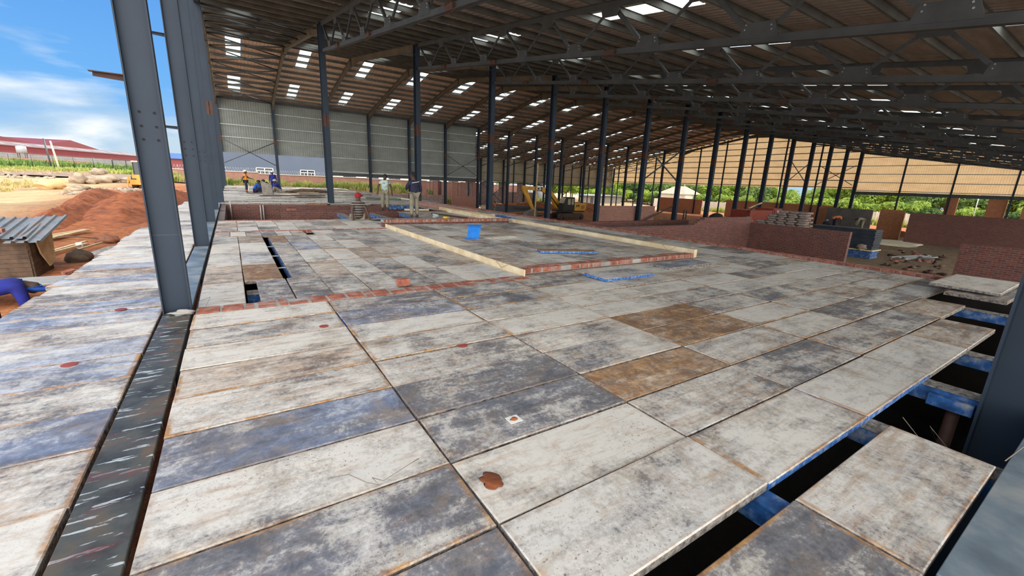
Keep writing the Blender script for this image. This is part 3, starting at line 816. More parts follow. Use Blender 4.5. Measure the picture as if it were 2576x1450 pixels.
def make_truss():
    t_ = thing('roof_truss', '', 'truss', (0, YB - 0.2, 7.8))
    ya, yb = YN + 0.1, YB - 0.2
    chord(MB(), ya, yb, lchord_z).build('bottom_chord', 'steel_dark', t_)
    chord(MB(), ya, yb, uchord_z, flip=-1).build('top_chord', 'steel_dark', t_)
    nodes = []
    for k in range(8):
        nodes.append((UP[k], 1)); 
    seq = [(yb - 0.1, 1)]
    for k in range(8):
        seq.append((LOW[k], 0)); seq.append((UP[k], 1))
    seq.append((ya + 0.15, 0))
    for (y0, s0), (y1, s1) in zip(seq, seq[1:]):
        a = (0.03, y0 - 0.16, (uchord_z(y0) - 0.14) if s0 else (lchord_z(y0) + 0.14))
        b = (0.03, y1 + 0.16, (uchord_z(y1) - 0.14) if s1 else (lchord_z(y1) + 0.14))
        angle_bar(MB(), a, b, 0.08 if y0 > 12 else 0.1).build('diagonal', 'steel_dark', t_)
    for k in range(8):
        y = LOW[k]; z = lchord_z(y)
        hw = 0.30 + 0.016 * (24 - y) * 0.5
        g = MB().prism([(-0.02, y - hw, z + 0.02 - 0.15 * hw), (-0.02, y + hw, z + 0.02 + 0.15 * hw), (-0.02, y + hw * 0.75, z + 0.34 + 0.1 * hw), (-0.02, y - hw * 0.75, z + 0.34 - 0.1 * hw)], (0.016, 0, 0)).build('gusset_plate', 'steel_dark', t_)
        for s in (-1, 1):
            for q in (0, 1):
                MB().disc((-0.026, y + s * (hw * 0.62 + 0.02 * q), z + 0.28 - 0.09 * q + s * 0.06), 0.017, (1, 0, 0), 0.02, 8).build('bolt', 'bolt', g)
        y = UP[k]; z = uchord_z(y)
        MB().prism([(-0.02, y - hw, z - 0.02 - 0.15 * hw), (-0.02, y - hw * 0.75, z - 0.32 - 0.1 * hw), (-0.02, y + hw * 0.75, z - 0.32 + 0.1 * hw), (-0.02, y + hw, z - 0.02 + 0.15 * hw)], (0.016, 0, 0)).build('gusset_plate', 'steel_dark', t_)
    for y in (22.1, 17.0, 10.1):
        for zf in (lchord_z,):
            m_ = MB().hexa([(-0.09, y - 0.22, zf(y - 0.22) - 0.1), (0.09, y - 0.22, zf(y - 0.22) - 0.1), (0.09, y + 0.22, zf(y + 0.22) - 0.1), (-0.09, y + 0.22, zf(y + 0.22) - 0.1),
                            (-0.09, y - 0.22, zf(y - 0.22) + 0.06), (0.09, y - 0.22, zf(y - 0.22) + 0.06), (0.09, y + 0.22, zf(y + 0.22) + 0.06), (-0.09, y + 0.22, zf(y + 0.22) + 0.06)])
            for q in range(7):
                m_.disc((-0.095, y - 0.18 + q * 0.06, zf(y) + 0.07), 0.012, (0, 0, 1), 0.05, 6)
                m_.disc((-0.05, y - 0.18 + q * 0.06, zf(y) - 0.12), 0.012, (0, 0, 1), 0.05, 6)
            m_.build('splice_plate', 'steel_brown', t_)
    return t_
tr0 = make_truss()
for n in range(1, 16):
    o = tr0 if n == 1 else copy_tree(tr0)
    o.location.x = fx(n)
    tag(o, 'sloping steel roof truss of the near span, %s from the open gable' % ORD[n], 'truss', 'sloping trusses of the near roof')
# low rear trusses from rear row to far row
def make_low_truss():
    t_ = thing('roof_truss', '', 'truss', (0, YW, 7.2))
    lz = lambda y: 7.35 - 0.155 * (y - YW)
    uz = lambda y: roof_z(y) - 0.33
    chord(MB(), YW + 0.15, YZ - 0.3, lz, w=0.12, h=0.12).build('bottom_chord', 'steel_dark', t_)
    chord(MB(), YW + 0.15, YZ - 0.3, uz, w=0.12, h=0.12, flip=-1).build('top_chord', 'steel_dark', t_)
    seq = [(YW + 0.3, 0)]
    y = YW + 0.3; s = 1
    while y < YZ - 1.9:
        y += 1.45; seq.append((y, s)); s = 1 - s
    for (y0, s0), (y1, s1) in zip(seq, seq[1:]):
        angle_bar(MB(), (0, y0, uz(y0) if s0 else lz(y0)), (0, y1, uz(y1) if s1 else lz(y1)), 0.06).build('diagonal', 'steel_dark', t_)
    return t_
lt0 = make_low_truss()
for n in range(6, 16):
    o = lt0 if n == 6 else copy_tree(lt0)
    o.location.x = fx(n)
    tag(o, 'light truss of the low rear roof, %s from the grey sheeting end' % ORD[n - 5], 'truss', 'light trusses of the low rear roof')
# portal rafters from middle row over the ridge to the rear row
def make_rafter():
    t_ = thing('roof_rafter', '', 'rafter', (0, YR, 11.3))
    def seg(m_, pts):
        """pts: (y, depth) along the underside of the purlins"""
        w = 0.2
        for (y0, d0), (y1, d1) in zip(pts, pts[1:]):
            z0, z1 = roof_z(y0) - 0.24, roof_z(y1) - 0.24
            for xa, xb, t0, t1, b0, b1 in ((-w / 2, w / 2, 0, 0, 0.016, 0.016), (-w / 2, w / 2, d0 - 0.016, d1 - 0.016, d0, d1), (-0.006, 0.006, 0, 0, d0, d1)):
                m_.hexa([(xa, y0, z0 - b0), (xb, y0, z0 - b0), (xb, y1, z1 - b1), (xa, y1, z1 - b1), (xa, y0, z0 - t0), (xb, y0, z0 - t0), (xb, y1, z1 - t1), (xa, y1, z1 - t1)])
        return m_
    seg(MB(), [(YB - 0.2, 0.6), (YB + 3.0, 0.36), (YR - 2.2, 0.36), (YR, 0.62)]).build('near_rafter', 'rafter', t_)
    seg(MB(), [(YR, 0.62), (YR + 2.2, 0.36), (YW - 3.2, 0.36), (YW - 0.3, 0.85)]).build('far_rafter', 'rafter', t_)
    MB().box(-0.11, YR - 0.012, roof_z(YR) - 0.24 - 0.68, 0.11, YR + 0.012, roof_z(YR) - 0.2).build('ridge_plate', 'steel_dark', t_)
    for y in (29.2, 32.2, 35.2, 38.2, 45.0, 48.0, 51.0, 54.0):
        for s in (-1, 1):
            MB().bar((0, y, roof_z(y) - 0.58), (s * 0.42, y, roof_z(y) - 0.22), 0.04, 0.008).build('fly_brace', 'purlin', t_)
    return t_
rf0 = make_rafter()
for n in range(0, 16):
    o = rf0 if n == 0 else copy_tree(rf0)
    o.location.x = fx(n)
    tag(o, ('haunched rafter closing the open gable end' if n == 0 else 'haunched rafter over the ridge, %s inward from the open gable' % ORD[n]), 'rafter', 'haunched rafters over the ridge')
o = MB().hexa([(fx(0) - 0.1, -6, roof_z(-6) - 0.6), (fx(0) + 0.1, -6, roof_z(-6) - 0.6), (fx(0) + 0.1, YB - 0.2, roof_z(YB) - 0.6), (fx(0) - 0.1, YB - 0.2, roof_z(YB) - 0.6),
               (fx(0) - 0.1, -6, roof_z(-6) - 0.24), (fx(0) + 0.1, -6, roof_z(-6) - 0.24), (fx(0) + 0.1, YB - 0.2, roof_z(YB) - 0.24), (fx(0) - 0.1, YB - 0.2, roof_z(YB) - 0.24)]).build('gable_beam', 'steel')
tag(o, 'sloping edge beam over the near gable posts', 'beam')
# purlins
def purlin(y, xa, xb, label, group):
    z = roof_z(y) - 0.02
    m_ = MB()
    m_.box(xa, y - 0.005, z - 0.20, xb, y + 0.005, z)
    m_.box(xa, y - 0.06, z - 0.008, xb, y, z)
    m_.box(xa, y, z - 0.20, xb, y + 0.06, z - 0.192)
    o = m_.build('roof_purlin', 'purlin')
    tag(o, label, 'purlin', group)
    return o
y = YR - 0.25; i = 0
while y > -6:
    i += 1
    purlin(y, fx(0) - 0.1, XE, 'long steel purlin under the near roof slope, %s down from the ridge' % ORD[i], 'purlins of the near slope')
    y -= 1.52
y = YR + 0.25; i = 0
while y < YW:
    i += 1
    purlin(y, fx(0) - 0.1, XE, 'long steel purlin under the rear slope, %s down from the ridge' % ORD[i], 'purlins of the rear slope')
    y += 1.36
y = YW + 1.0; i = 0
while y < YZ:
    i += 1
    purlin(y, fx(6), XE, 'long steel purlin under the low rear roof, %s below the rear eave' % ORD[i], 'purlins of the low roof')
    y += 1.36
# cross braces
def brace_pair(name, a, b, c, d, label, r=0.03):
    def trim(p, q):
        p, q = Vector(p), Vector(q)
        e = (q - p).normalized() * 0.2
        return tuple(p + e), tuple(q - e)
    a, b = trim(a, b); c, d = trim(c, d)
    t_ = thing(name, label, 'brace', a)
    MB().tube([a, b], r, 6).build('rod', 'steel_dark', t_)
    MB().tube([c, d], r, 6).build('rod', 'steel_dark', t_)
    m = (Vector(a) + Vector(b) + Vector(c) + Vector(d)) / 4
    MB().box(m.x - 0.14, m.y - 0.02, m.z - 0.1, m.x + 0.14, m.y + 0.02, m.z + 0.1).build('centre_plate', 'steel_dark', t_)
    return t_
yb_ = YW - 0.35
brace_pair('cross_brace', (fx(0), yb_, 5.0), (fx(1), yb_, 2.3), (fx(0), yb_, 2.35), (fx(1), yb_, 4.9), 'large steel cross brace in the open corner bay of the rear wall', 0.045)
brace_pair('cross_brace', (fx(5), yb_, 5.0), (fx(6), yb_, 2.2), (fx(5), yb_, 2.2), (fx(6), yb_, 5.0), 'cross brace in the last grey-sheeted bay of the rear wall', 0.035)
brace_pair('cross_brace', (fx(6), YB, 5.2), (fx(7), YB, 2.2), (fx(6), YB, 2.2), (fx(7), YB, 5.2), 'upper cross brace between two middle row columns behind the low red wall', 0.06)
brace_pair('cross_brace', (fx(11), YB, 5.6), (fx(12), YB, 3.0), (fx(11), YB, 3.0), (fx(12), YB, 5.6), 'small cross brace between middle row columns in front of the end wall', 0.05)
brace_pair('cross_brace', (fx(6), yb_, 1.8), (fx(7), yb_, -2.2), (fx(6), yb_, -2.2), (fx(7), yb_, 1.8), 'lower cross brace in the rear row left of the excavator', 0.045)
brace_pair('cross_brace', (fx(8), yb_, 2.2), (fx(9), yb_, -2.4), (fx(8), yb_, -2.4), (fx(9), yb_, 2.2), 'lower cross brace in the rear row behind the excavator', 0.045)
brace_pair('cross_brace', (XE - 0.1, YB + 5.2, 6.2), (XE - 0.1, YB + 0.2, 3.2), (XE - 0.1, YB + 5.2, 3.2), (XE - 0.1, YB + 0.2, 6.2), 'cross brace on the end wall beside the corner column', 0.05)
brace_pair('cross_brace', (fx(6), YZ - 0.36, 5.2), (fx(7), YZ - 0.36, 2.0), (fx(6), YZ - 0.36, 2.0), (fx(7), YZ - 0.36, 5.2), 'cross brace on the low far wall nearest the sheeting end', 0.04)
brace_pair('cross_brace', (fx(14), YZ - 0.36, 5.2), (fx(15), YZ - 0.36, 2.0), (fx(14), YZ - 0.36, 2.0), (fx(15), YZ - 0.36, 5.2), 'cross brace on the low far wall at the end corner', 0.04)
o = MB().tube([(fx(6) + 0.6, YB, GZ + 1.5), (fx(7), YB, 0.15)], 0.06, 6).build('diagonal_brace', 'steel_dark'); tag(o, 'single slanting brace rising behind the low red brick wall', 'brace')
ys_ = [26.2, 29.6, 33.0, 36.4, 39.8, 43.4, 46.4, 49.4, 52.4, 56.0]
for i, (a, b) in enumerate(zip(ys_, ys_[1:])):
    za, zb = roof_z(a) - 0.5, roof_z(b) - 0.5
    brace_pair('roof_brace', (fx(0), a, za), (fx(1), b, zb), (fx(0), b, zb), (fx(1), a, za), 'roof cross brace in the first bay, %s from the middle row' % ORD[i + 1], 0.05)['group'] = 'roof cross braces of the first bay'
for i, (a, b) in enumerate([(42.0, 46.6), (46.6, 51.4), (51.4, 56.2)]):
    for k, n in enumerate((5, 6)):
        za, zb = roof_z(a) - 0.5, roof_z(b) - 0.5
        brace_pair('roof_brace', (fx(n), a, za), (fx(n + 1), b, zb), (fx(n), b, zb), (fx(n + 1), a, za), 'roof cross brace on the rear slope, %s from the ridge in the %s braced bay' % (ORD[i + 1], ORD[k + 1]), 0.03)['group'] = 'roof cross braces of the rear slope'

# ------------------------------------------------------------------ deck of formwork panels
rp = random.Random(21)
KIND = {  # white, rust, blue
    'white': (0.62, 0.12, 0.05), 'cream': (0.74, 0.2, 0.0), 'mixed': (0.40, 0.22, 0.08), 'grey': (0.22, 0.14, 0.08),
    'dark': (0.06, 0.12, 0.10), 'bluish': (0.34, 0.08, 0.55), 'bluegrey': (0.12, 0.05, 0.40), 'rusty': (0.42, 0.42, 0.0), 'brown': (0.14, 0.68, 0.0), 'pale': (0.56, 0.1, 0.25)}
WORD = {'white': 'white-stained', 'cream': 'clean cream-white', 'mixed': 'patchy grey-and-white', 'grey': 'grey-stained', 'dark': 'dark grey', 'bluish': 'blue-tinted pale',
        'bluegrey': 'blue-grey', 'rusty': 'rust-streaked', 'brown': 'rust-brown', 'pale': 'pale bluish'}
def panel(x0, y0, x1, y1, kind, label, group, z=0.0, th=0.05, blue=False, gapx=0.006, tilt=0.006, name='shutter_panel'):
    t_ = rp.uniform
    g = gapx
    za = [z + t_(-tilt, tilt * 0.3) for _ in range(4)]
    j = [t_(-0.004, 0.004) for _ in range(8)]
    P_ = [(x0 + g + j[0], y0 + g + j[1]), (x1 - g + j[2], y0 + g + j[3]), (x1 - g + j[4], y1 - g + j[5]), (x0 + g + j[6], y1 - g + j[7])]
    m_ = MB()
    # top with a tiny worn chamfer
    c = 0.006
    cx_, cy_ = (x0 + x1) / 2, (y0 + y1) / 2
    bot = m_.add([(p[0], p[1], z - th) for p in P_])
    mid = m_.add([(p[0], p[1], zz - c) for p, zz in zip(P_, za)])
    top = m_.add([(p[0] + math.copysign(c, cx_ - p[0]), p[1] + math.copysign(c, cy_ - p[1]), zz) for p, zz in zip(P_, za)])
    m_.face([bot + 3, bot + 2, bot + 1, bot], 1)
    for k in range(4):
        q = (k + 1) % 4
        m_.face([bot + k, bot + q, mid + q, mid + k], 1)
        m_.face([mid + k, mid + q, top + q, top + k], 0)
    m_.face([top, top + 1, top + 2, top + 3], 0)
    o = m_.build(name, ['panel', 'panel_blue_edge' if blue else 'panel_edge'])
    k = KIND[kind]
    o.color = (k[0] + t_(-0.07, 0.07), max(0, k[1] + t_(-0.05, 0.05)), max(0, k[2] + t_(-0.04, 0.04)), 1)
    tag(o, label, 'panel', group)
    return o
def pick(ws):
    r = rp.random() * sum(w for _, w in ws)
    for k, w in ws:
        r -= w
        if r <= 0:
            return k
    return ws[-1][0]
MIX = [('white', 5), ('mixed', 5), ('grey', 3), ('rusty', 1.5), ('cream', 1.5), ('pale', 1)]
# near field
NX = [-0.475, 0.865, 2.26, 3.63, 5.08, 6.4, 7.74, 9.08, 10.35, 11.5]
NY = [0.21, 0.72, 0.83, 1.335, 1.84, 2.345, 2.85, 3.355, 3.865, 4.37, 4.9, 5.42]
over = {(0, 10): 'cream', (0, 9): 'mixed', (0, 8): 'cream', (0, 7): 'rusty', (0, 6): 'mixed', (0, 5): 'bluegrey', (0, 4): 'white', (0, 3): 'dark', (0, 2): 'dark', (0, 0): 'dark',
        (1, 10): 'grey', (1, 9): 'bluegrey', (1, 8): 'white', (1, 7): 'mixed', (1, 6): 'mixed', (1, 5): 'dark', (1, 4): 'dark', (1, 3): 'cream', (1, 2): 'white', (1, 0): 'grey',
        (2, 10): 'grey', (2, 9): 'grey', (2, 8): 'mixed', (2, 7): 'cream', (2, 6): 'mixed', (2, 5): 'mixed', (2, 4): 'brown', (2, 3): 'mixed', (2, 2): 'white', (2, 0): 'mixed',
        (3, 10): 'grey', (3, 9): 'white', (3, 8): 'cream', (3, 7): 'white', (3, 6): 'brown', (3, 5): 'brown', (3, 4): 'mixed', (3, 3): 'grey', (3, 2): 'white',
        (4, 2): 'white', (4, 3): 'mixed', (4, 4): 'white', (4, 5): 'white', (5, 2): 'rusty', (5, 3): 'grey', (6, 3): 'rusty', (7, 3): 'rusty', (5, 4): 'grey', (5, 5): 'mixed', (6, 4): 'grey', (7, 4): 'pale'}
colw = ['beside the splashed walkway'] + ['%s from the splashed walkway' % ORD[k] for k in range(2, 12)]
for i in range(len(NX) - 1):
    for j in range(len(NY) - 1):
        if j == 1:
            continue
        if j == 0 and i > 2:
            continue
        if j == 2 and i > 5:
            continue
        if j == 3 and i > 6:
            continue
        if i == 0 and j in (0,):
            continue
        row = 11 - j if j >= 2 else 10
        k = over.get((i, j)) or pick(MIX)
        lab = '%s near panel, %s from the brick course, %s' % (WORD[k], ORD[row], colw[i])
        if j == 0:
            lab = '%s panel before the narrow open gap, %s' % (WORD[k], colw[i])
        y0, y1 = NY[j], NY[j + 1]
        if j == 10 and i >= 3:
            y1 = 5.72
        panel(NX[i], y0, NX[i + 1], y1, k, lab, 'formwork panels of the near deck', z=rp.choice([0, 0, -0.004, 0.006]), blue=(i, j) in ((3, 2), (2, 2), (1, 9)), gapx=0.008)
# long panel row reaching under the viewer, left of the first seam
panel(-0.475, 0.3, 0.865, 0.825, 'dark', 'dark grey formwork panel at the very front beside the splashed walkway', 'formwork panels of the near deck', z=-0.02)
# left walkway outside the posts
y = 0.9; i = 0
lk = ['rusty', 'cream', 'white', 'mixed', 'bluegrey', 'mixed', 'bluish', 'bluish', 'mixed', 'bluish', 'bluish', 'grey', 'white', 'bluish', 'rusty', 'bluish']
ys = []
while y < 26.5:
    ys.append(y); y += 0.505 if y < 12 else 0.62
for i, (a, b) in enumerate(zip(ys, ys[1:])):
    k = lk[i] if i < len(lk) else rp.choice(['white', 'cream', 'mixed', 'white'])
    xl = -2.06 + rp.uniform(-0.05, 0.04) + (0.1 if a > 14 else 0)
    panel(xl, a, -0.755, b, k, '%s panel of the outer walkway beyond the posts, %s from the viewer' % (WORD[k], ORD[i + 1]), 'formwork panels of the outer walkway', tilt=0.01)
# walkway strip between the posts
def plate(x0, y0, x1, y1, z, mi, label, name='steel_plate', th=0.04):
    return tag(MB().box(x0, y0, z - th, x1, y1, z).build(name, mi, bevel=0.003), label, 'plate')
plate(-0.735, 0.5, -0.492, 5.56, 0.004, 'splash', 'dark steel walkway plate splashed with white paint, leading to the nearest post')
yy = [5.78, 6.9, 7.75, 8.65, 10.6]
for i, (a, b) in enumerate(zip(yy, yy[1:])):
    plate(-0.735, a, -0.5, b - 0.012, 0.0, 'plate_grey', 'blue-grey steel plate between the first two posts, %s past the nearest post' % ORD[i + 1])
yy = [10.85, 12.6, 14.2, 15.8]
for i, (a, b) in enumerate(zip(yy, yy[1:])):
    plate(-0.735, a, -0.5, b - 0.012, 0.0, 'plate_grey', 'blue-grey steel plate between the second and third posts, %s past the second' % ORD[i + 1])
plate(-0.735, 16.1, -0.5, 25.8, 0.0, 'plate_grey', 'narrow blue-grey plate along the pit beyond the third post')
plate(2.3, -0.9, 12.0, 0.19, 0.0, 'plate_grey', 'long blue-grey steel plate at the lower right of the hole', th=0.06)
plate(-0.9, -0.9, 2.28, 0.2, -0.01, 'plate_grey', 'blue-grey steel plate under the viewer')
# middle field, panels set lengthwise away from the viewer
MX = [-0.455, 0.025, 0.525, 1.0, 1.5, 1.99, 2.48, 2.97, 3.45, 3.93]
MY = [5.68, 6.93, 8.2, 9.55, 10.85, 12.04]
mk = {(0, 0): 'cream', (0, 1): 'rusty', (0, 2): 'white', (0, 3): 'cream', (0, 4): 'white', (1, 1): 'brown', (1, 2): 'pale', (1, 3): 'white', (1, 4): 'rusty', (1, 0): 'grey', (2, 0): 'grey', (2, 1): 'grey', (2, 2): 'grey', (2, 3): 'grey', (2, 4): 'brown', (3, 2): 'white', (3, 3): 'bluish', (4, 0): 'mixed', (5, 0): 'grey'}
for i in range(9):
    for j in range(5):
        x0, x1 = MX[i], MX[i + 1]
        k = mk.get((i, j)) or pick(MIX)
        if i == 1 and j == 0:
            x0, x1 = 0.165, 0.55
        if i == 2 and j > 0:
            x0 = 0.645
        if i == 2 and j == 0:
            x0 = 0.56
        panel(x0, MY[j], x1, MY[j + 1], k, '%s panel, %s past the broken brick course, %s between posts and kerb board' % (WORD[k], ORD[j + 1], ORD[i + 1]), 'lengthwise panels beyond the brick course', gapx=0.005)
small = [-0.45, -0.13, 0.205, 0.535, 0.875, 1.22, 1.55, 1.77, 2.3, 2.9, 3.45, 3.93]
for i, (a, b) in enumerate(zip(small, small[1:])):
    if i == 6:
        continue
    k = pick(MIX)
    panel(a, 12.05, b, 12.98, k, '%s short panel in the square-hole row, %s from the posts' % (WORD[k], ORD[i + 1]), 'short panels of the square-hole row', gapx=0.004)
for j, (a, b) in enumerate(((13.1, 14.15), (14.15, 15.45))):
    xx = -0.45 + (0.0 if j else 0.0)
    i = 0
    while xx < 8.7:
        i += 1
        w = 0.49 if j == 0 else 0.5
        k = pick(MIX)
        panel(xx, a, min(xx + w * (2 if xx > 4 else 1), 8.8), b, k, '%s panel, %s row behind the thin brick line, %s from the posts' % (WORD[k], ORD[j + 1], ORD[i]), 'panels behind the second brick line', gapx=0.004)
        xx += w * (2 if xx > 4 else 1)
for i in range(5):
    a = 3.0 + i * 1.17
    panel(a, 15.46, a + 1.17, 16.4, 'rusty' if i > 1 else 'mixed', 'brown-stained wide panel at the pit edge where the men work, %s from the seated man' % ORD[i + 1], 'stained panels at the pit edge')
for i in range(7):
    a = -0.45 + i * 0.49
    panel(a, 15.46, a + 0.49, 16.0, pick(MIX), 'short pale panel along the near edge of the pit, %s from the posts' % ORD[i + 1], 'short panels at the pit edge')
# raised platform
PX = [4.08, 4.6, 5.12, 5.64, 6.16, 6.68, 7.2, 7.72, 8.24, 8.78]
PY = [5.98, 7.3, 8.6, 9.9, 11.2, 12.4, 13.3]
for i in range(9):
    for j in range(6):
        k = pick([('white', 4), ('mixed', 4), ('grey', 4), ('rusty', 2), ('cream', 1)])
        s = 0.35 if i % 2 else 0
        y0, y1 = PY[j] + (s if j else 0), min(13.3, PY[j + 1] + s)
        if y1 - y0 < 0.2:
            continue
        panel(PX[i], y0, PX[i + 1], y1, k, '%s raised platform panel, %s from the kerb, %s past the brick rim' % (WORD[k], ORD[i + 1], ORD[j + 1]), 'panels of the raised platform', z=0.085, gapx=0.004)
# right strip to the deck edge
for i in range(3):
    a = 8.98 + i * 0.84
    y = 5.6; j = 0
    while y < 24.6:
        j += 1
        b = min(24.9, y + (1.35 if y < 14 else 1.9))
        k = pick([('white', 3), ('mixed', 4), ('grey', 4), ('rusty', 1)])
        panel(a, y, a + 0.84, b, k, '%s panel along the deck edge, %s lane, %s from the near end' % (WORD[k], ORD[i + 1], ORD[j]), 'panels along the deck edge', gapx=0.005)
        y = b
# deck between pit and right strip, beyond the men
o = None
m_ = MB()
rr = random.Random(5)
y = YB - 0.75
while y < YW + 1.2:
    x = fx(0) - 0.05 + rr.uniform(-0.4, 0)
    d = rr.choice([0.5, 0.6, 0.95])
    while x < 11.8:
        w = rr.choice([1.2, 1.4, 2.2])
        zz = rr.choice([0, 0, 0.02, 0.045, -0.01])
        x1 = min(x + w - 0.02, 11.8)
        if x1 > x + 0.1:
            m_.hexa([(max(x, fx(0) - 0.1), y, zz - 0.06), (x1, y, zz - 0.06), (x1, y + d - 0.02, zz - 0.06), (max(x, fx(0) - 0.1), y + d - 0.02, zz - 0.06),
                     (max(x, fx(0) - 0.1), y, zz), (x1, y, zz + rr.uniform(-.015, .015)), (x1, y + d - 0.02, zz), (max(x, fx(0) - 0.1), y + d - 0.02, zz)], 1, 0)
        x += w
    y += d
o = m_.build('far_deck_panels', ['panel', 'panel_edge']); o.color = (0.8, 0.1, 0.0, 1)
tag(o, 'many pale formwork panels paving the far deck behind the pit', 'panels', kind='stuff')

# brick courses, kerbs and brick walls on and round the deck
def brick_block(name, x0, y0, z0, x1, y1, z1, label, mi='brick', kind=None):
    o = MB().box(x0, y0, z0, x1, y1, z1).build(name, mi)
    return tag(o, label, 'brick wall', kind=kind)
def brick_row(y0, y1, xa, xb, z, label, seed, group=None, along='x'):
    """course of separate bricks laid in mortar"""
    t_ = thing('brick_course', label, 'brick course', ((xa + xb) / 2, (y0 + y1) / 2, z - 0.09), group)
    r = random.Random(seed)
    m1 = MB(); m2 = MB()
    if along == 'x':
        m2.box(xa, y0, z - 0.09, xb, y1, z - 0.006)
    else:
        m2.box(y0, xa, z - 0.09, y1, xb, z - 0.006)
    x = xa
    while x < xb - 0.05:
        ln = r.choice([0.21, 0.21, 0.10])
        for k in (0, 1):
            a, b = (y0, (y0 + y1) / 2) if k == 0 else ((y0 + y1) / 2, y1)
            if r.random() < 0.1 or b - a < 0.02:
                continue
            xx0, xx1 = x + 0.008 + r.uniform(0, 0.02), min(x + ln, xb)
            if xx1 - xx0 < 0.04:
                continue
            zt = z + r.uniform(-0.006, 0.006)
            if along == 'x':
                m1.box(xx0, a + 0.008 if k else a - 0.004, z - 0.08, xx1, b + 0.004 if k else b - 0.008, zt)
            else:
                m1.box(a + 0.008 if k else a - 0.004, xx0, z - 0.08, b + 0.004 if k else b - 0.008, xx1, zt)
        x += ln + 0.012
    m2.build('mortar', 'concrete', t_)
    m1.build('bricks', 'brick_clay', t_)
    return t_
M['brick_clay'] = simple('brick_clay', (0.36, 0.115, 0.07), (0.19, 0.07, 0.05), 7.0, 0.9, c3=(0.34, 0.29, 0.26), bump=0.4)
brick_row(5.43, 5.66, -0.45, 3.95, 0.01, 'broken red brick course running from the nearest post to the pale kerb board', 3)
brick_row(5.75, 5.97, 3.98, 8.8, 0.10, 'red brick rim at the near side of the raised platform', 4)
m_ = MB().box(3.98, 5.735, -0.06, 8.8, 5.97, 0.005); tag(m_.build('brick_footing', 'brick'), 'lower brick course under the rim of the raised platform', 'brick course')
brick_row(13.0, 13.09, -0.45, 3.9, 0.01, 'thin brick line across the deck behind the small square hole', 5)
t_ = brick_row(13.36, 13.6, 3.9, 8.6, 0.23, 'two-course dark brick upstand at the back of the raised platform', 6)
m_ = MB().box(3.9, 13.37, 0.0, 8.6, 13.59, 0.15); m_.build('lower_course', 'brick', t_)
brick_row(16.0, 16.15, -0.45, 3.0, 0.012, 'thin brick edging along the near side of the pit', 8)
brick_row(11.6, 11.76, 5.0, 25.2, 0.035, 'long brick edging along the right edge of the deck', 9, along='y') if False else None
def brick_row_y(x0, x1, ya, yb, z, label, seed):
    t_ = thing('brick_course', label, 'brick course', ((x0 + x1) / 2, (ya + yb) / 2, z - 0.09))
    r = random.Random(seed)
    MB().box(x0, ya, z - 0.1, x1, yb, z - 0.006).build('mortar', 'concrete', t_)
    m1 = MB(); y = ya
    while y < yb - 0.05:
        ln = r.choice([0.21, 0.1])
        m1.box(x0 - 0.006, y + 0.006, z - 0.09, (x0 + x1) / 2 - 0.004, min(y + ln, yb), z + r.uniform(-0.004, 0.006))
        if r.random() < 0.8:
            m1.box((x0 + x1) / 2 + 0.004, y + 0.01, z - 0.09, x1 + 0.004, min(y + ln, yb), z + r.uniform(-0.004, 0.006))
        y += ln + 0.012
    m1.build('bricks', 'brick_clay', t_)
    return t_
brick_row_y(11.53, 11.75, 1.2, 25.4, 0.05, 'long red brick edging along the right edge of the deck', 9)
# kerb boards
def kerb(name, x0, x1, ya, yb, z0, z1, label):
    t_ = thing(name, label, 'kerb board', ((x0 + x1) / 2, ya, z0))
    y = ya; k = 0
    while y < yb - 0.05:
        b = min(yb, y + 2.45)
        MB().box(x0 + 0.003 * (k % 2), y + 0.004, z0, x1, b, z1).build('plank', 'wood_board', t_, bevel=0.004)
        y = b; k += 1
    MB().tube([(x0 - 0.004, ya + 0.5, z1 + 0.001), (x0 - 0.02, ya + 0.7, z0 + 0.06), (x0 - 0.004, ya + 0.9, z1 + 0.001)], 0.003, 5).build('wire_tie', 'wire', t_)
    return t_
kerb('kerb_board', 3.945, 3.975, 5.6, 13.3, -0.03, 0.115, 'long pale wooden kerb board on the left side of the raised platform')
kerb('kerb_board', 8.82, 8.93, 5.75, 13.7, 0.0, 0.19, 'long pale wooden kerb board on the right side of the raised platform')
kerb('kerb_board', 8.82, 8.93, 13.8, 19.4, 0.0, 0.17, 'pale wooden kerb board continuing toward the standing men')
tag(MB().bar((9.0, 20.6, 0.1), (9.25, 15.6, 0.1), 0.16, 0.16).build('timber_beam', 'wood_pale', bevel=0.008), 'thick pale timber beam lying past the yellow can', 'timber')
tag(MB().bar((7.0, 20.3, 0.05), (8.2, 20.2, 0.05), 0.16, 0.09).build('timber_offcut', 'wood_board', bevel=0.006), 'short white timber offcut behind the man in the dark jacket', 'timber')
tag(MB().bar((7.55, 18.2, 0.03), (8.15, 15.9, 0.03), 0.12, 0.05).build('board_offcut', 'steel_brown', bevel=0.004), 'reddish brown board lying beside the pale kerb', 'board')
tag(MB().bar((8.0, 31.2, 0.09), (9.9, 29.6, 0.09), 0.16, 0.12).build('green_pipe', 'tank_green'), 'dark green beam lying on the deck behind the standing man', 'beam')
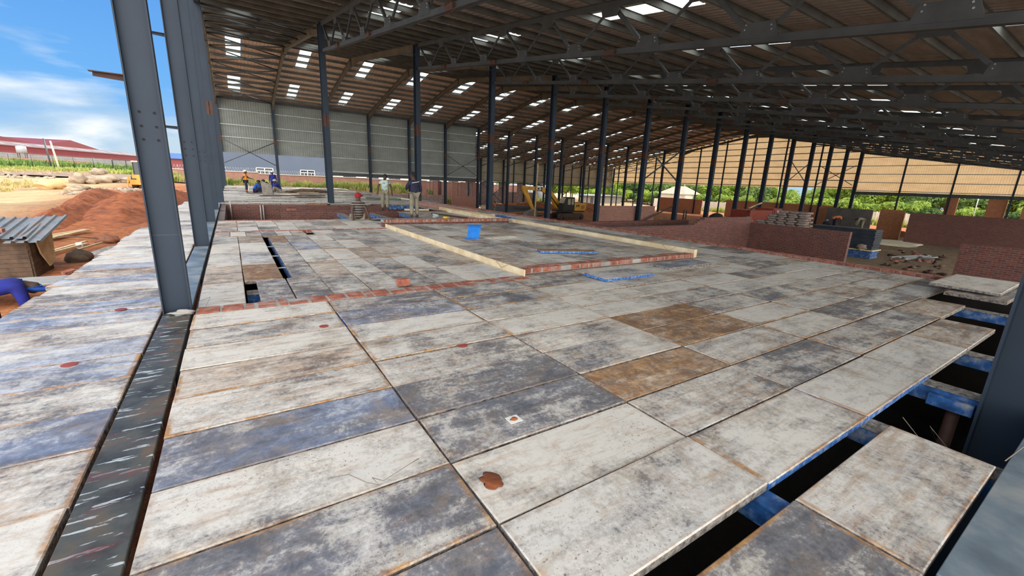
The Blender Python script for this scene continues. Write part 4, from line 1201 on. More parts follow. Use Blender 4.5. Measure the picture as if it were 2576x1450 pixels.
# walls of the pit and under the deck (structure of the storey below)
def wall(name, x0, y0, x1, y1, z0, z1, label, mi='brick', cat='brick wall'):
    o = MB().box(x0, y0, z0, x1, y1, z1).build(name, mi)
    return tag(o, label, cat)
wall('brick_wall', -0.45, YB - 1.05, 11.75, YB - 0.82, GZ, -0.062, 'long red brick wall across the far side of the pit')
wall('brick_wall', 1.68, 20.3, 9.3, 20.52, GZ, -0.01, 'free-standing low brick wall inside the pit where the man stands')
wall('brick_wall', 0.4, 19.4, 1.2, 19.62, GZ, -0.62, 'stepped unfinished brick wall stub in the left of the pit')
wall('brick_wall', -0.48, 0.3, -0.28, YB - 1.06, GZ, -0.07, 'long brick wall under the post line')
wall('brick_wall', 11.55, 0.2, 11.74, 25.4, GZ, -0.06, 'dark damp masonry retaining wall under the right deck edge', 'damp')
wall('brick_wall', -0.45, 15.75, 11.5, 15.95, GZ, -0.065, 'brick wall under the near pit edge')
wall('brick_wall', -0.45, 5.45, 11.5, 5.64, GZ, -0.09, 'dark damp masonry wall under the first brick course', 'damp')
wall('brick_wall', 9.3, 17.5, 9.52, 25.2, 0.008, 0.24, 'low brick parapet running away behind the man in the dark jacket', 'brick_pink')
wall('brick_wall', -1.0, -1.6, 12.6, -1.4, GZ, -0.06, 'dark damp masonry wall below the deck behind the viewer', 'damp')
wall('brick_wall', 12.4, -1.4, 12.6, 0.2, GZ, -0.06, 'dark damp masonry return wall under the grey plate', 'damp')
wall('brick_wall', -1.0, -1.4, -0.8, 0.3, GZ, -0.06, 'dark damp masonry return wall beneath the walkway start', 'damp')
for i, (x, y) in enumerate(((-0.1, 25.0), (1.15, 24.95), (1.27, 24.95), (0.0, 25.0))):
    if i == 3: continue
    tag(MB().tube([(x, y - 0.05, -1.2), (x, y - 0.05, 0.12 if i == 0 else -0.06)], 0.03, 8).build('conduit_pipe', 'concrete'), 'grey upright pipe on the pit wall, %s from the posts' % ORD[i + 1], 'pipe')
tag(MB().box(1.9, 20.32, 0.0, 2.25, 20.5, 0.075).build('loose_brick', 'brick_clay'), 'loose bricks lying on top of the low pit wall', 'brick')
tag(MB().box(1.84, 5.68, 0.02, 2.02, 5.80, 0.12).build('loose_brick', 'brick_clay', bevel=0.006), 'single loose brick standing on the broken brick course', 'brick')
# blue formwork beams in the holes
def blue_beam(a, b, label, w=0.11, h=0.13, mi='blue_steel'):
    t_ = thing('formwork_beam', label, 'beam', ((a[0] + b[0]) / 2, (a[1] + b[1]) / 2, a[2] - h))
    m_ = MB().bar((a[0], a[1], a[2] - h / 2), (b[0], b[1], b[2] - h / 2), w, h)
    m_.build('web', mi, t_, bevel=0.004)
    MB().bar((a[0], a[1], a[2] + 0.004), (b[0], b[1], b[2] + 0.004), w + 0.03, 0.012).build('top_flange', 'panel_edge' if w > 0.12 else mi, t_)
    return t_
blue_beam((2.2, 0.55, -0.06), (2.2, 1.0, -0.06), 'blue beam crossing the narrow gap nearest the viewer')
blue_beam((3.64, 0.1, -0.06), (3.64, 1.0, -0.06), 'blue beam at the inner corner of the open hole', 0.16)
bb = blue_beam((5.0, 0.45, -0.06), (5.0, 1.0, -0.06), 'blue beam with a bracket and a brown prop below, in the open hole', 0.14, 0.14)
MB().box(4.85, 0.50, -0.20, 4.92, 0.78, -0.10).build('bracket', 'blue_steel', bb, bevel=0.004)
MB().tube([(4.98, 0.62, -0.2), (4.98, 0.62, GZ)], 0.045, 10).build('prop', 'steel_brown', bb)
blue_beam((6.42, 0.1, -0.06), (6.42, 1.0, -0.06), 'third blue beam across the open hole, toward the tilted panel', 0.14)
blue_beam((9.1, 0.2, -0.05), (9.1, 1.5, -0.05), 'farthest blue beam under the stacked loose panels', 0.14)
blue_beam((11.4, 0.2, -0.05), (9.0, 0.75, -0.05), 'slanting blue beam beside the large near column') if False else None
for i, y in enumerate((7.97, 9.2, 10.45)):
    tag(MB().box(0.49, y - 0.02, -0.05, 0.66, y + 0.02, -0.035).build('cross_bar', 'galv'), 'thin pale bar across the long slot in the deck, %s from its near end' % ORD[i + 1], 'bar')
blue_beam((0.04, 6.6, -0.1), (0.55, 6.6, -0.1), 'blue beam seen in the small near hole', 0.2, 0.2)
blue_beam((0.68, 7.0, -0.08), (0.68, 12.0, -0.08), 'blue beam along the edge of the long slot', 0.05, 0.12)
blue_beam((1.5, 12.35, -0.1), (1.8, 12.35, -0.1), 'blue beam seen in the small square hole', 0.1, 0.1)
blue_beam((3.75, 19.1, -0.02), (3.65, 16.2, -0.02), 'blue beam spanning the pit left of the seated man', 0.2, 0.14)
blue_beam((5.0, 18.9, -0.01), (5.08, 15.9, -0.01), 'bright blue beam spanning the pit right of the seated man', 0.2, 0.14)
blue_beam((6.45, 19.2, -0.01), (6.3, 17.0, -0.01), 'blue beam spanning the pit at the feet of the man in the jacket', 0.2, 0.14)
blue_beam((7.4, 24.4, -0.02), (10.3, 24.3, -0.02), 'long dark blue beam over the black opening behind the men', 0.12, 0.2)
for i, x in enumerate((8.15, 9.0)):
    tag(MB().tube([(x, 23.9, GZ), (x, 23.9, -0.25)], 0.04, 8).disc((x, 23.9, -0.7), 0.09, (0, 0, 1), 0.05, 10).build('prop', 'galv'), 'pale adjustable steel prop under the opening behind the men, %s of two' % ORD[i + 1], 'prop')
# landing of deck between wall and parapet, right of the pit
for i in range(3):
    panel(6.5 + i * 0.9, 16.5, 7.4 + i * 0.9, 19.9, 'rusty' if i == 1 else 'mixed', 'wide stained panel right of the pit where the bottle lies, %s from the pit' % ORD[i + 1], 'panels right of the pit')
# loose things on the deck
pn = panel(4.95, 4.72, 6.15, 5.25, 'pale', 'loose pale panel with blue edge lying on the deck before the brick rim', None, z=0.06, blue=True)
pn = panel(6.95, 5.0, 8.4, 5.5, 'bluegrey', 'loose grey panel lying at the near end of the second kerb board', None, z=0.045)
pn = panel(0, 0, 1.3, 0.32, 'brown', 'narrow loose panel with a crumbly cement edge on the raised platform', None, z=0.0, blue=True)
pn.location = (5.35, 7.05, 0.145); pn.rotation_euler = (0, 0, -0.42)
pn = panel(9.75, 1.12, 11.45, 1.95, 'cream', 'top loose panel of the small stack by the large near column', None, z=0.17, tilt=0.02)
pn = panel(9.5, 1.0, 11.3, 1.7, 'grey', 'lower loose panel of the small stack by the large near column', None, z=0.09)
pn = panel(7.6, 0.35, 8.4, 0.62, 'cream', 'small loose board beyond the holes behind the large near column', None, z=0.0)
t_ = thing('blue_bracket', 'bright blue bent steel bracket standing on the raised platform', 'bracket', (5.05, 9.75, 0.09))
MB().hexa([(4.93, 9.62, 0.10), (5.22, 9.52, 0.10), (5.23, 9.54, 0.10), (4.94, 9.64, 0.10), (5.03, 9.72, 0.40), (5.34, 9.62, 0.40), (5.35, 9.64, 0.40), (5.04, 9.74, 0.40)]).build('plate', 'blue_bright', t_)
MB().box(4.88, 9.52, 0.088, 5.24, 9.66, 0.102).build('foot', 'blue_bright', t_)
MB().hexa([(5.0, 9.66, 0.395), (5.34, 9.56, 0.395), (5.36, 9.68, 0.42), (5.02, 9.78, 0.42), (5.0, 9.66, 0.405), (5.34, 9.56, 0.405), (5.36, 9.68, 0.43), (5.02, 9.78, 0.43)]).build('flange', 'blue_bright', t_)
for i, yv in enumerate((17.4, 16.35)):
    tag(MB().bar((9.9 + i * 0.1, yv, 0.06), (10.0 + i * 0.1, yv - 0.95, 0.06), 0.22, 0.07, 0).build('blue_channel', 'blue_steel'), 'blue steel channel lying by the deck edge, %s from the parapet' % ORD[i + 1], 'channel')
t_ = thing('yellow_can', 'small yellow can lying beside the brown board', 'can', (7.2, 15.95, 0.0))
MB().tube([(7.1, 15.95, 0.05), (7.32, 15.93, 0.05)], 0.048, 12).build('body', 'label_yellow', t_)
MB().tube([(7.32, 15.93, 0.05), (7.345, 15.93, 0.05)], 0.04, 12).build('lid', 'white', t_)
tag(MB().blob((6.95, 16.35, 0.07), (0.11, 0.07, 0.09), 4, 0.5).build('plastic_bag', 'plastic_clear'), 'crumpled clear plastic bag beside the yellow can', 'bag')
t_ = thing('hand_saw', 'hand saw with an orange handle lying at the feet of the man in the jacket', 'saw', (5.9, 15.6, 0.0))
MB().prism([(5.25, 15.62, 0.008), (5.95, 15.52, 0.008), (5.95, 15.64, 0.008), (5.25, 15.66, 0.008)], (0, 0, 0.004)).build('blade', 'galv', t_)
MB().bar((5.95, 15.58, 0.02), (6.12, 15.56, 0.02), 0.1, 0.03).build('handle', 'tool_orange', t_)
tag(MB().bar((6.15, 15.55, 0.02), (6.3, 15.53, 0.02), 0.08, 0.03).build('black_glove', 'black'), 'small black glove beside the saw handle', 'glove')
t_ = thing('black_sheet', 'curled black rubber sheet lying behind the seated man', 'sheet', (4.6, 15.5, 0.0))
MB().prism([(4.1, 15.72, 0.012), (4.25, 15.4, 0.012), (4.6, 15.3, 0.012), (5.3, 15.35, 0.012), (4.9, 15.6, 0.012), (4.5, 15.65, 0.012)], (0, 0, 0.02)).build('rubber', 'black', t_)
def wire(pts, label, r=0.0022):
    tag(MB().tube(pts, r, 5).build('tie_wire', 'wire'), label, 'wire')
wire([(0.28, 2.02, 0.01), (0.36, 1.97, 0.03), (0.42, 1.86, 0.035), (0.47, 1.82, 0.03), (0.45, 1.87, 0.045), (0.50, 1.85, 0.02), (0.66, 1.9, 0.03), (0.72, 1.94, 0.012)], 'thin bent binding wire on the white panel at the front')
wire([(0.12, 6.02, 0.01), (0.4, 6.25, 0.03), (0.8, 6.45, 0.02), (1.1, 6.55, 0.03), (1.0, 6.7, 0.02)], 'long thin wire curling over the grey panels past the brick course')
wire([(2.35, 6.3, 0.01), (2.1, 6.55, 0.03), (2.15, 6.85, 0.02), (2.4, 7.05, 0.01)], 'curled wire loop on the panels near the loose brick')
wire([(-0.45, 5.9, 0.02), (-0.32, 5.75, 0.1), (-0.36, 5.55, 0.05), (-0.2, 5.6, 0.08), (-0.1, 5.75, 0.02)], 'tangle of wire at the foot of the nearest post')
wire([(3.72, 0.2, 0.01), (4.0, 0.16, 0.05), (4.6, 0.14, 0.02), (5.4, 0.2, -0.05)], 'twisted wire trailing over the grey plate by the column', 0.003)
wire([(4.1, 0.75, -0.1), (4.2, 0.6, -0.3), (4.35, 0.5, -0.32), (4.25, 0.62, -0.15), (4.5, 0.6, -0.35)], 'loose wire hanging in the open hole', 0.003)
tag(MB().blob((-0.56, 5.48, 0.02), (0.1, 0.07, 0.03), 3, 0.4, flat=0.0).build('mortar_lump', 'concrete'), 'grey mortar lump at the foot of the nearest post', 'mortar')
tag(MB().blob((0.985, 1.6, 0.0), (0.05, 0.065, 0.012), 11, 0.22, 26, 9, flat=0.001).build('soil_heap', 'red_soil'), 'small heap of red-brown soil on the white front panel', 'soil')
m_ = MB().box(1.36, 1.99, 0.001, 1.45, 2.07, 0.004, 0).blob((1.405, 2.03, 0.004), (0.024, 0.02, 0.006), 3, 0.4, mi=1)
tag(m_.build('cement_mark', ['white', 'red_soil']), 'white square smear with a rusty lump on the dark panel', 'smear')
for i, (x, y, r) in enumerate(((1.68, 3.34, 0.05), (0.66, 4.45, 0.045), (-1.13, 5.95, 0.05), (-1.18, 4.36, 0.05))):
    a = MB().disc((x, y, 0.003), r, (0, 0, 1), 0.005, 16)
    tag(a.build('paint_mark', 'red_mark'), 'round dull red paint mark on the deck, %s counted from right' % ORD[i + 1], 'paint mark')
# ------------------------------------------------------------------ brick walls inside the hall
def stepped(x0, x1, y0, y1, zb, tops, name, label, mi='brick'):
    """wall along x with a list of (x, ztop) steps"""
    m_ = MB()
    for (xa, za), (xb, _) in zip(tops, tops[1:]):
        m_.box(xa, y0, zb, xb, y1, za)
    return tag(m_.build(name, mi), label, 'brick wall')
stepped(11.8, 22.4, 11.6, 11.82, GZ, [(11.8, 0.0), (17.5, 0.08), (17.7, 0.16), (17.9, 0.24), (18.2, 0.33), (21.8, 0.36), (22.28, 0.2), (22.5, 0.2)], 'brick_wall', 'long red brick wall running away from the deck edge, with a raised stepped end')
wall('brick_wall', 22.28, 7.3, 22.5, 11.6, GZ, 0.05, 'red brick wall parallel to the deck edge, in front of the bag stack')
wall('brick_wall', 11.8, 13.9, 20.4, 14.1, GZ, -0.01, 'dark brick wall just behind the long stepped wall', 'brick')
wall('brick_wall', 25.6, 26.35, 33.2, 26.57, GZ, -0.02, 'low purplish brick wall between middle row columns', 'brick_pink')
wall('brick_wall', 23.2, -2.5, 23.42, 4.05, GZ, -0.03, 'red brick wall rising past the large near column at the deck edge', 'brick')
wall('brick_wall', 60, -5.5, 60.22, 14.85, GZ, 0.22, 'long dark brick wall across the back of the shaded floor', 'brick')
wall('brick_wall', 62.4, 15.9, 62.6, 18.1, GZ, 0.36, 'sunlit orange brick wall right of the dark plastered wall', 'brick_orange')
wall('brick_wall', 62.4, 21.9, 62.6, 24.3, GZ, 0.22, 'orange brick wall left of the dark plastered wall', 'brick_orange')
wall('plastered_wall', 59.5, 17.9, 59.7, 22.3, GZ, 0.28, 'dark freshly plastered wall behind the two workers', 'plaster', 'wall')
m_ = MB()
for k in range(9):
    m_.box(68, 16.2 + k * 0.26, GZ, 68.2, 16.2 + (k + 1) * 0.26, -2.05 - 0.05 * abs(k - 6) + (0.25 if k > 6 else 0))
tag(m_.build('rubble_wall', 'brick_orange'), 'low broken brick wall beyond the sunlit patch of floor', 'brick wall')
ex = XE + 0.2
wall('sill_wall', ex, 28.0, ex + 0.2, 45.5, GZ, 0.16, 'long brick sill wall under the cream end wall', 'brick_orange')
wall('sill_wall', ex, 50.4, ex + 0.2, 60.7, GZ, -0.05, 'shorter brick sill wall at the far part of the cream end wall', 'brick_orange')
wall('brick_pier', ex, 14.9, ex + 0.2, 16.0, -0.34, 1.98, 'brick pier under the end wall nearest the broken wall', 'brick_orange', 'pier')
wall('brick_pier', ex, 10.7, ex + 0.2, 12.3, -0.34, 1.98, 'second brick pier under the end wall', 'brick_orange', 'pier')
wall('brick_pier', ex, 8.0, ex + 0.2, 9.4, -0.34, 1.98, 'brick pier under the end wall at the frame edge', 'brick_orange', 'pier')
wall('sill_wall', ex, -5, ex + 0.2, 16.0, GZ, -0.35, 'brick sill wall below the end wall piers', 'brick_orange')
for i, y in enumerate((13.2, 6.0, 35.5, 55.0)):
    tag(MB().tube([(ex + 6, y + (4 if i > 1 else 1), GZ), (ex + 6, y + (4 if i > 1 else 1), 3.2)], 0.05, 6).build('thin_pole', 'galv'), 'thin pale pole outside the end wall, %s from the near corner' % ORD[(2, 1, 3, 4)[i]], 'pole')
# precast boundary wall and trees beyond the end wall
m_ = MB(); y = -10
while y < 75:
    m_.box(95, y, GZ, 95.08, y + 2.0, -0.75); m_.box(94.95, y - 0.06, GZ, 95.13, y + 0.06, -0.65)
    y += 2.0
tag(m_.build('precast_wall', 'coping'), 'pale precast boundary wall in front of the bushes', 'wall')
# sill walls and window walls at the rear
wall('sill_wall', 12.0, 56.75, 15.0, 56.97, GZ, -0.62, 'low brick sill under the rear sheeting behind the deck', 'brick')
wall('sill_wall', 15.2, 56.75, 25.3, 56.97, GZ, -0.48, 'low mortar-smeared brick sill under the rear dark beam', 'brick_white')
def window_wall(name, x0, x1, y, z0, z1, wins, label, mi):
    """wins: (xa, xb, za, zb, dark)"""
    t_ = thing(name, label, 'brick wall', ((x0 + x1) / 2, y, z0))
    m_ = MB()
    xs = [x0]
    for a, b, c, d, _ in wins:
        m_.box(xs[-1], y, z0, a, y + 0.22, z1)
        m_.box(a, y, z0, b, y + 0.22, c)
        if d < z1:
            m_.box(a, y, d, b, y + 0.22, z1)
        xs.append(b)
    m_.box(xs[-1], y, z0, x1, y + 0.22, z1)
    m_.build('masonry', mi, t_)
    for a, b, c, d, dk in wins:
        m_ = MB()
        for q in (0, 0.5, 1):
            m_.bar((a + (b - a) * q, y + 0.1, c), (a + (b - a) * q, y + 0.1, d), 0.05, 0.05)
        m_.build('window_frame', 'steel_dark', t_)
        if dk:
            MB().box(a, y + 0.9, c, b, y + 0.95, d).build('dark_opening', 'brick', t_)
    return t_
window_wall('window_wall', 24.0, 28.2, 62.0, GZ, 1.42, [(24.9, 25.95, -0.65, 1.42, 0), (26.7, 27.7, -0.85, 1.42, 1)], 'pink brick wall with two window openings behind the rear columns', 'brick_pink')
window_wall('window_wall', 28.8, 33.1, 61.4, GZ, 1.42, [(29.3, 30.4, -0.85, 1.38, 0), (31.2, 32.4, -0.75, 1.38, 0)], 'pink brick wall with two tall openings beside the grey sheeting end', 'brick_pink')
window_wall('window_wall', 38.0, 46.2, YZ + 0.3, GZ, 1.52, [(40.0, 41.1, -0.5, 1.5, 0), (44.2, 45.5, -0.26, 1.5, 0)], 'mortar-smeared brick wall with openings under the low far sheeting, left part', 'brick_white')
window_wall('window_wall', 46.2, 55.0, YZ + 0.3, GZ, 1.52, [(47.4, 49.95, -0.2, 1.5, 0), (52.0, 54.5, -0.2, 1.5, 0)], 'mortar-smeared brick wall with two wide openings behind the excavator', 'brick_white')
# loose building material on the hall floor
rr = random.Random(11)
for i in range(26):
    layer = GZ + i * 0.083
    mi = 'blue_steel' if i < 7 else 'sheet_stack'
    if i == 7:
        continue
    o = MB().box(39.5 + rr.uniform(-0.03, 0.05), 11.4 + rr.uniform(-0.05, 0.05), layer + 0.004, 40.95 + rr.uniform(-0.05, 0.06), 15.6 + rr.uniform(-0.1, 0.1), layer + 0.075).build('stacked_panel', mi)
    tag(o, ('blue' if i < 7 else 'dark') + ' formwork panel in the stack behind the brick wall, %s from the floor' % ORD[i + 1], 'panel', 'stacked formwork panels')
tag(MB().box(39.3, 11.3, GZ + 7 * 0.083 + 0.004, 41.1, 15.5, GZ + 7 * 0.083 + 0.075).build('timber_sheet', 'wood_board'), 'pale timber sheet between the blue and dark stacked panels', 'board')
tag(MB().blob((39.35, 12.0, GZ + 0.85), (0.2, 0.3, 0.2), 9, 0.4).build('soil_sack', 'rock'), 'small brown sack leaning against the panel stack', 'sack')
bag0 = None
mbag = MB()
nu, nv = 14, 7
rows = []
for j in range(nv + 1):
    th = PI * j / nv
    row = []
    for i in range(nu):
        a = 2 * PI * i / nu
        cx_ = math.copysign(abs(math.cos(a)) ** 0.45, math.cos(a)); sx_ = math.copysign(abs(math.sin(a)) ** 0.45, math.sin(a))
        st = math.sin(th) ** 0.55
        row.append((0.24 * cx_ * st, 0.40 * sx_ * st, 0.095 * math.copysign(abs(math.cos(th)) ** 0.7, math.cos(th)) + 0.006 * math.sin(5 * a)))
    rows.append(mbag.add(row))
for a, b in zip(rows, rows[1:]):
    for i in range(nu):
        mbag.face([a + i, b + i, b + (i + 1) % nu, a + (i + 1) % nu], 0, True)
bag0 = mbag.build('cement_bag', 'bag')
tag(bag0, 'dusty cement bag laid in the tall stack behind the brick wall', 'bag', 'cement bags in the tall stack')
first = True
for L_ in range(17):
    ncol = 5 if L_ < 12 else (4 if L_ < 15 else 3)
    for c_ in range(ncol):
        for d_ in range(2):
            if L_ >= 11 and c_ == 4 and rr.random() < 0.5:
                continue
            o = bag0 if first else bag0.copy()
            if not first:
                COL.objects.link(o)
            first = False
            o.location = (39.0 + d_ * 0.5 + rr.uniform(-0.05, 0.05), 16.1 + c_ * 0.8 + rr.uniform(-0.06, 0.06) + 0.15 * (L_ % 2), GZ + 0.1 + L_ * 0.182)
            o.rotation_euler = (rr.uniform(-0.05, 0.05), rr.uniform(-0.05, 0.05), rr.uniform(-0.09, 0.09))
for i, (x, y, ln, a) in enumerate(((45, 10.6, 5, 0.15), (45.3, 10.3, 5, 0.12), (45.1, 10.0, 4.5, 0.1), (44.6, 9.7, 4.8, 0.16))):
    tag(MB().bar((x - ln / 2, y + a * ln / 2, GZ + 0.05), (x + ln / 2, y - a * ln / 2, GZ + 0.05), 0.12, 0.07).build('steel_length', 'galv'), 'pale steel length lying on the brown floor, %s from the back' % ORD[i + 1], 'steel section')
rb = random.Random(4)
for i in range(46):
    x, y = rb.uniform(36, 50), 0
    y = x / 4.5 + rb.uniform(-1.6, 1.6)
    o = MB().blob((x, y, GZ + 0.03), (rb.uniform(0.08, 0.35), rb.uniform(0.08, 0.3), rb.uniform(0.04, 0.12)), i, 0.5, 8, 5, flat=GZ - 0.02).build('rubble_lump', rb.choice(['brick_clay', 'wood_dark', 'steel_brown']))
    tag(o, 'dark lump of rubble scattered on the brown floor of the hall', 'rubble', 'rubble on the hall floor')
tag(MB().bar((43.2, 9.6, GZ + 0.1), (44.6, 9.0, GZ + 0.14), 0.12, 0.12).build('black_post', 'black'), 'short black post lying on the brown floor', 'post')
M['pale_sand'] = simple('pale_sand', (0.88, 0.80, 0.62), (0.78, 0.66, 0.46), 2.0, 0.95)  # pale colour imitating direct sun on the hall floor
tag(MB().blob((57.2, 15.6, GZ), (4.2, 3.2, 0.06), 8, 0.25, 30, 8, flat=GZ - 0.01).build('sand_spread', 'pale_sand'), 'pale bright patch of spread sand on the floor before the broken wall', 'sand')  # flat blob laid down in place of a patch of sunlight
# scaffold platform for the plasterers
t_ = thing('trestle_platform', 'boarded trestle platform in front of the dark plastered wall', 'platform', (57.5, 19.6, GZ))
MB().box(56.6, 17.3, -2.16, 58.2, 22.0, -2.09).build('boards', 'wood_grey', t_)
for x, y in ((56.8, 17.6), (58.0, 17.6), (56.8, 21.7), (58.0, 21.7)):
    MB().tube([(x, y, GZ), (x, y, -2.16)], 0.04, 6).build('leg', 'steel_dark', t_)

# ------------------------------------------------------------------ machines
def wheel(parent, x, y, z, r, w, axis=(0, 1, 0), hub='yellow', name='wheel'):
    a = Vector(axis)
    t_ = MB().disc((x, y, z), r, a, w, 24).build(name, 'rubber', parent, bevel=0.0)
    MB().disc((x, y, z), r * 0.5, a, w + 0.04, 18).build('hub', hub, t_)
    return t_
def text_obj(txt, size, loc, rot, mi, parent, name='lettering', ext=0.012):
    c = D.curves.new(name, 'FONT')
    c.body = txt; c.size = size; c.extrude = ext; c.offset = 0.012; c.align_x = 'CENTER'; c.align_y = 'CENTER'
    tmp = D.objects.new('tmp_text', c)
    COL.objects.link(tmp)
    dg = bpy.context.evaluated_depsgraph_get()
    me = D.meshes.new_from_object(tmp.evaluated_get(dg))
    D.objects.remove(tmp)
    me.materials.clear(); me.materials.append(M[mi])
    o = D.objects.new(name, me)
    COL.objects.link(o)
    o.parent = parent
    base = Vector((0, 0, 0)); q = parent
    while q is not None:
        base += q.location; q = q.parent
    o.location = Vector(loc) - base
    o.rotation_euler = rot
    return o
def excavator():
    t_ = thing('excavator', 'yellow tracked excavator with black cab working on the hall floor', 'excavator', (37.6, 44.4, GZ))
    z = GZ
    for yc in (43.4, 45.3):
        m_ = MB()
        n = 40; w = 0.28
        prof = []
        for k in range(n):
            a = 2 * PI * k / n
            cx_, sz = math.cos(a), math.sin(a)
            px = 37.7 + 1.65 * (1 if cx_ > 0 else -1) + 0.43 * cx_
            pz = z + 0.43 + 0.43 * sz
            prof.append((px, yc - w, pz))
        tr = m_.prism(prof, (0, 2 * w, 0)).build('track', 'rubber', t_)
        for k in range(7):
            MB().disc((36.2 + k * 0.5, yc - w - 0.01, z + 0.25), 0.13, (0, 1, 0), 0.06, 12).build('roller', 'steel_brown', tr)
        for x in (36.05, 39.35):
            MB().disc((x, yc - w - 0.01, z + 0.43), 0.3, (0, 1, 0), 0.06, 16).build('sprocket', 'steel_brown', tr)
    MB().box(36.7, 43.7, z + 0.4, 38.7, 45.0, z + 0.85).disc((37.7, 44.4, z + 0.95), 0.7, (0, 0, 1), 0.2, 20).build('undercarriage', 'black', t_)
    MB().box(36.1, 43.25, z + 1.03, 39.9, 45.5, z + 1.2).build('deck_frame', 'black', t_, bevel=0.02)
    MB().prism([(38.2, 43.3, z + 1.2), (40.15, 43.3, z + 1.2), (40.3, 43.3, z + 1.5), (40.3, 43.3, z + 2.05), (40.0, 43.3, z + 2.2), (38.2, 43.3, z + 2.25)], (0, 2.1, 0)).build('engine_hood', 'yellow', t_, bevel=0.03)
    for k in range(5):
        MB().box(39.35, 43.27, z + 1.45 + k * 0.11, 39.95, 43.31, z + 1.5 + k * 0.11).build('vent_slat', 'black', t_)
    text_obj('JCB', 0.36, (38.75, 43.27, z + 1.85), (PI / 2, 0, 0), 'black', t_)
    MB().tube([(40.1, 43.2, z + 1.1), (40.5, 43.2, z + 1.15), (40.5, 43.2, z + 2.1), (40.0, 43.2, z + 2.15)], 0.04, 8).build('handrail', 'galv', t_)
    cab = MB().prism([(36.25, 43.25, z + 1.2), (38.15, 43.25, z + 1.2), (38.15, 43.25, z + 2.95), (36.65, 43.25, z + 2.98), (36.3, 43.25, z + 2.2)], (0, 1.1, 0)).build('cab', 'black', t_, bevel=0.04)
    MB().box(36.95, 43.22, z + 2.0, 37.4, 43.26, z + 2.75).build('side_window', 'glass_pale', cab, bevel=0.01)
    MB().box(37.6, 43.22, z + 2.0, 37.95, 43.26, z + 2.75).build('side_window', 'glass_pale', cab, bevel=0.01)
    MB().hexa([(36.27, 43.3, z + 2.2), (36.3, 43.3, z + 2.15), (36.3, 44.3, z + 2.15), (36.27, 44.3, z + 2.2), (36.62, 43.3, z + 2.92), (36.65, 43.3, z + 2.92), (36.65, 44.3, z + 2.92), (36.62, 44.3, z + 2.92)]).build('windscreen', 'glass_pale', cab)
    y = 44.75
    def plate_arm(pts, w, name, mi='yellow'):
        poly = [(p[0], y - w / 2, p[1]) for p in pts]
        return MB().prism(poly, (0, w, 0)).build(name, mi, t_, bevel=0.015)
    boom = plate_arm([(36.9, z + 1.1), (36.1, z + 1.5), (34.8, z + 3.05), (33.7, z + 3.55), (31.2, z + 3.75), (30.9, z + 3.95), (31.1, z + 4.15), (33.7, z + 4.15), (35.1, z + 3.8), (36.3, z + 2.6), (37.1, z + 1.5)], 0.36, 'boom')
    text_obj('JCB', 0.55, (33.0, y - 0.195, z + 3.87), (PI / 2, 0, 0), 'white', boom)
    MB().box(32.45, y - 0.187, z + 3.62, 33.6, y - 0.181, z + 4.1).build('name_panel', 'black', boom)
    plate_arm([(30.55, z + 4.2), (31.0, z + 4.25), (31.3, z + 3.8), (32.55, z + 1.35), (32.3, z + 1.2), (31.0, z + 3.1), (30.7, z + 3.6)], 0.28, 'stick')
    MB().tube([(33.9, y, z + 4.3), (31.2, y, z + 4.42)], 0.07, 8).build('stick_cylinder', 'black', t_)
    MB().tube([(36.6, y - 0.3, z + 1.4), (34.7, y - 0.3, z + 3.3)], 0.07, 8).build('boom_cylinder', 'black', t_)
    MB().prism([(31.3, y - 0.5, z + 0.9), (32.6, y - 0.5, z + 1.35), (32.9, y - 0.5, z + 1.0), (32.7, y - 0.5, z + 0.3), (32.3, y - 0.5, z - 0.02), (31.9, y - 0.5, z + 0.05), (31.2, y - 0.5, z + 0.45)], (0, 1.0, 0)).build('bucket', 'wood_grey', t_, bevel=0.02)
    for k in range(4):
        MB().bar((32.2, y - 0.42 + k * 0.28, z + 0.06), (32.45, y - 0.42 + k * 0.28, z - 0.02), 0.07, 0.05).build('tooth', 'steel_brown', t_)
M['glass_pale'] = simple('glass_pale', (0.5, 0.45, 0.34), (0.35, 0.32, 0.25), 2, 0.1)
excavator()
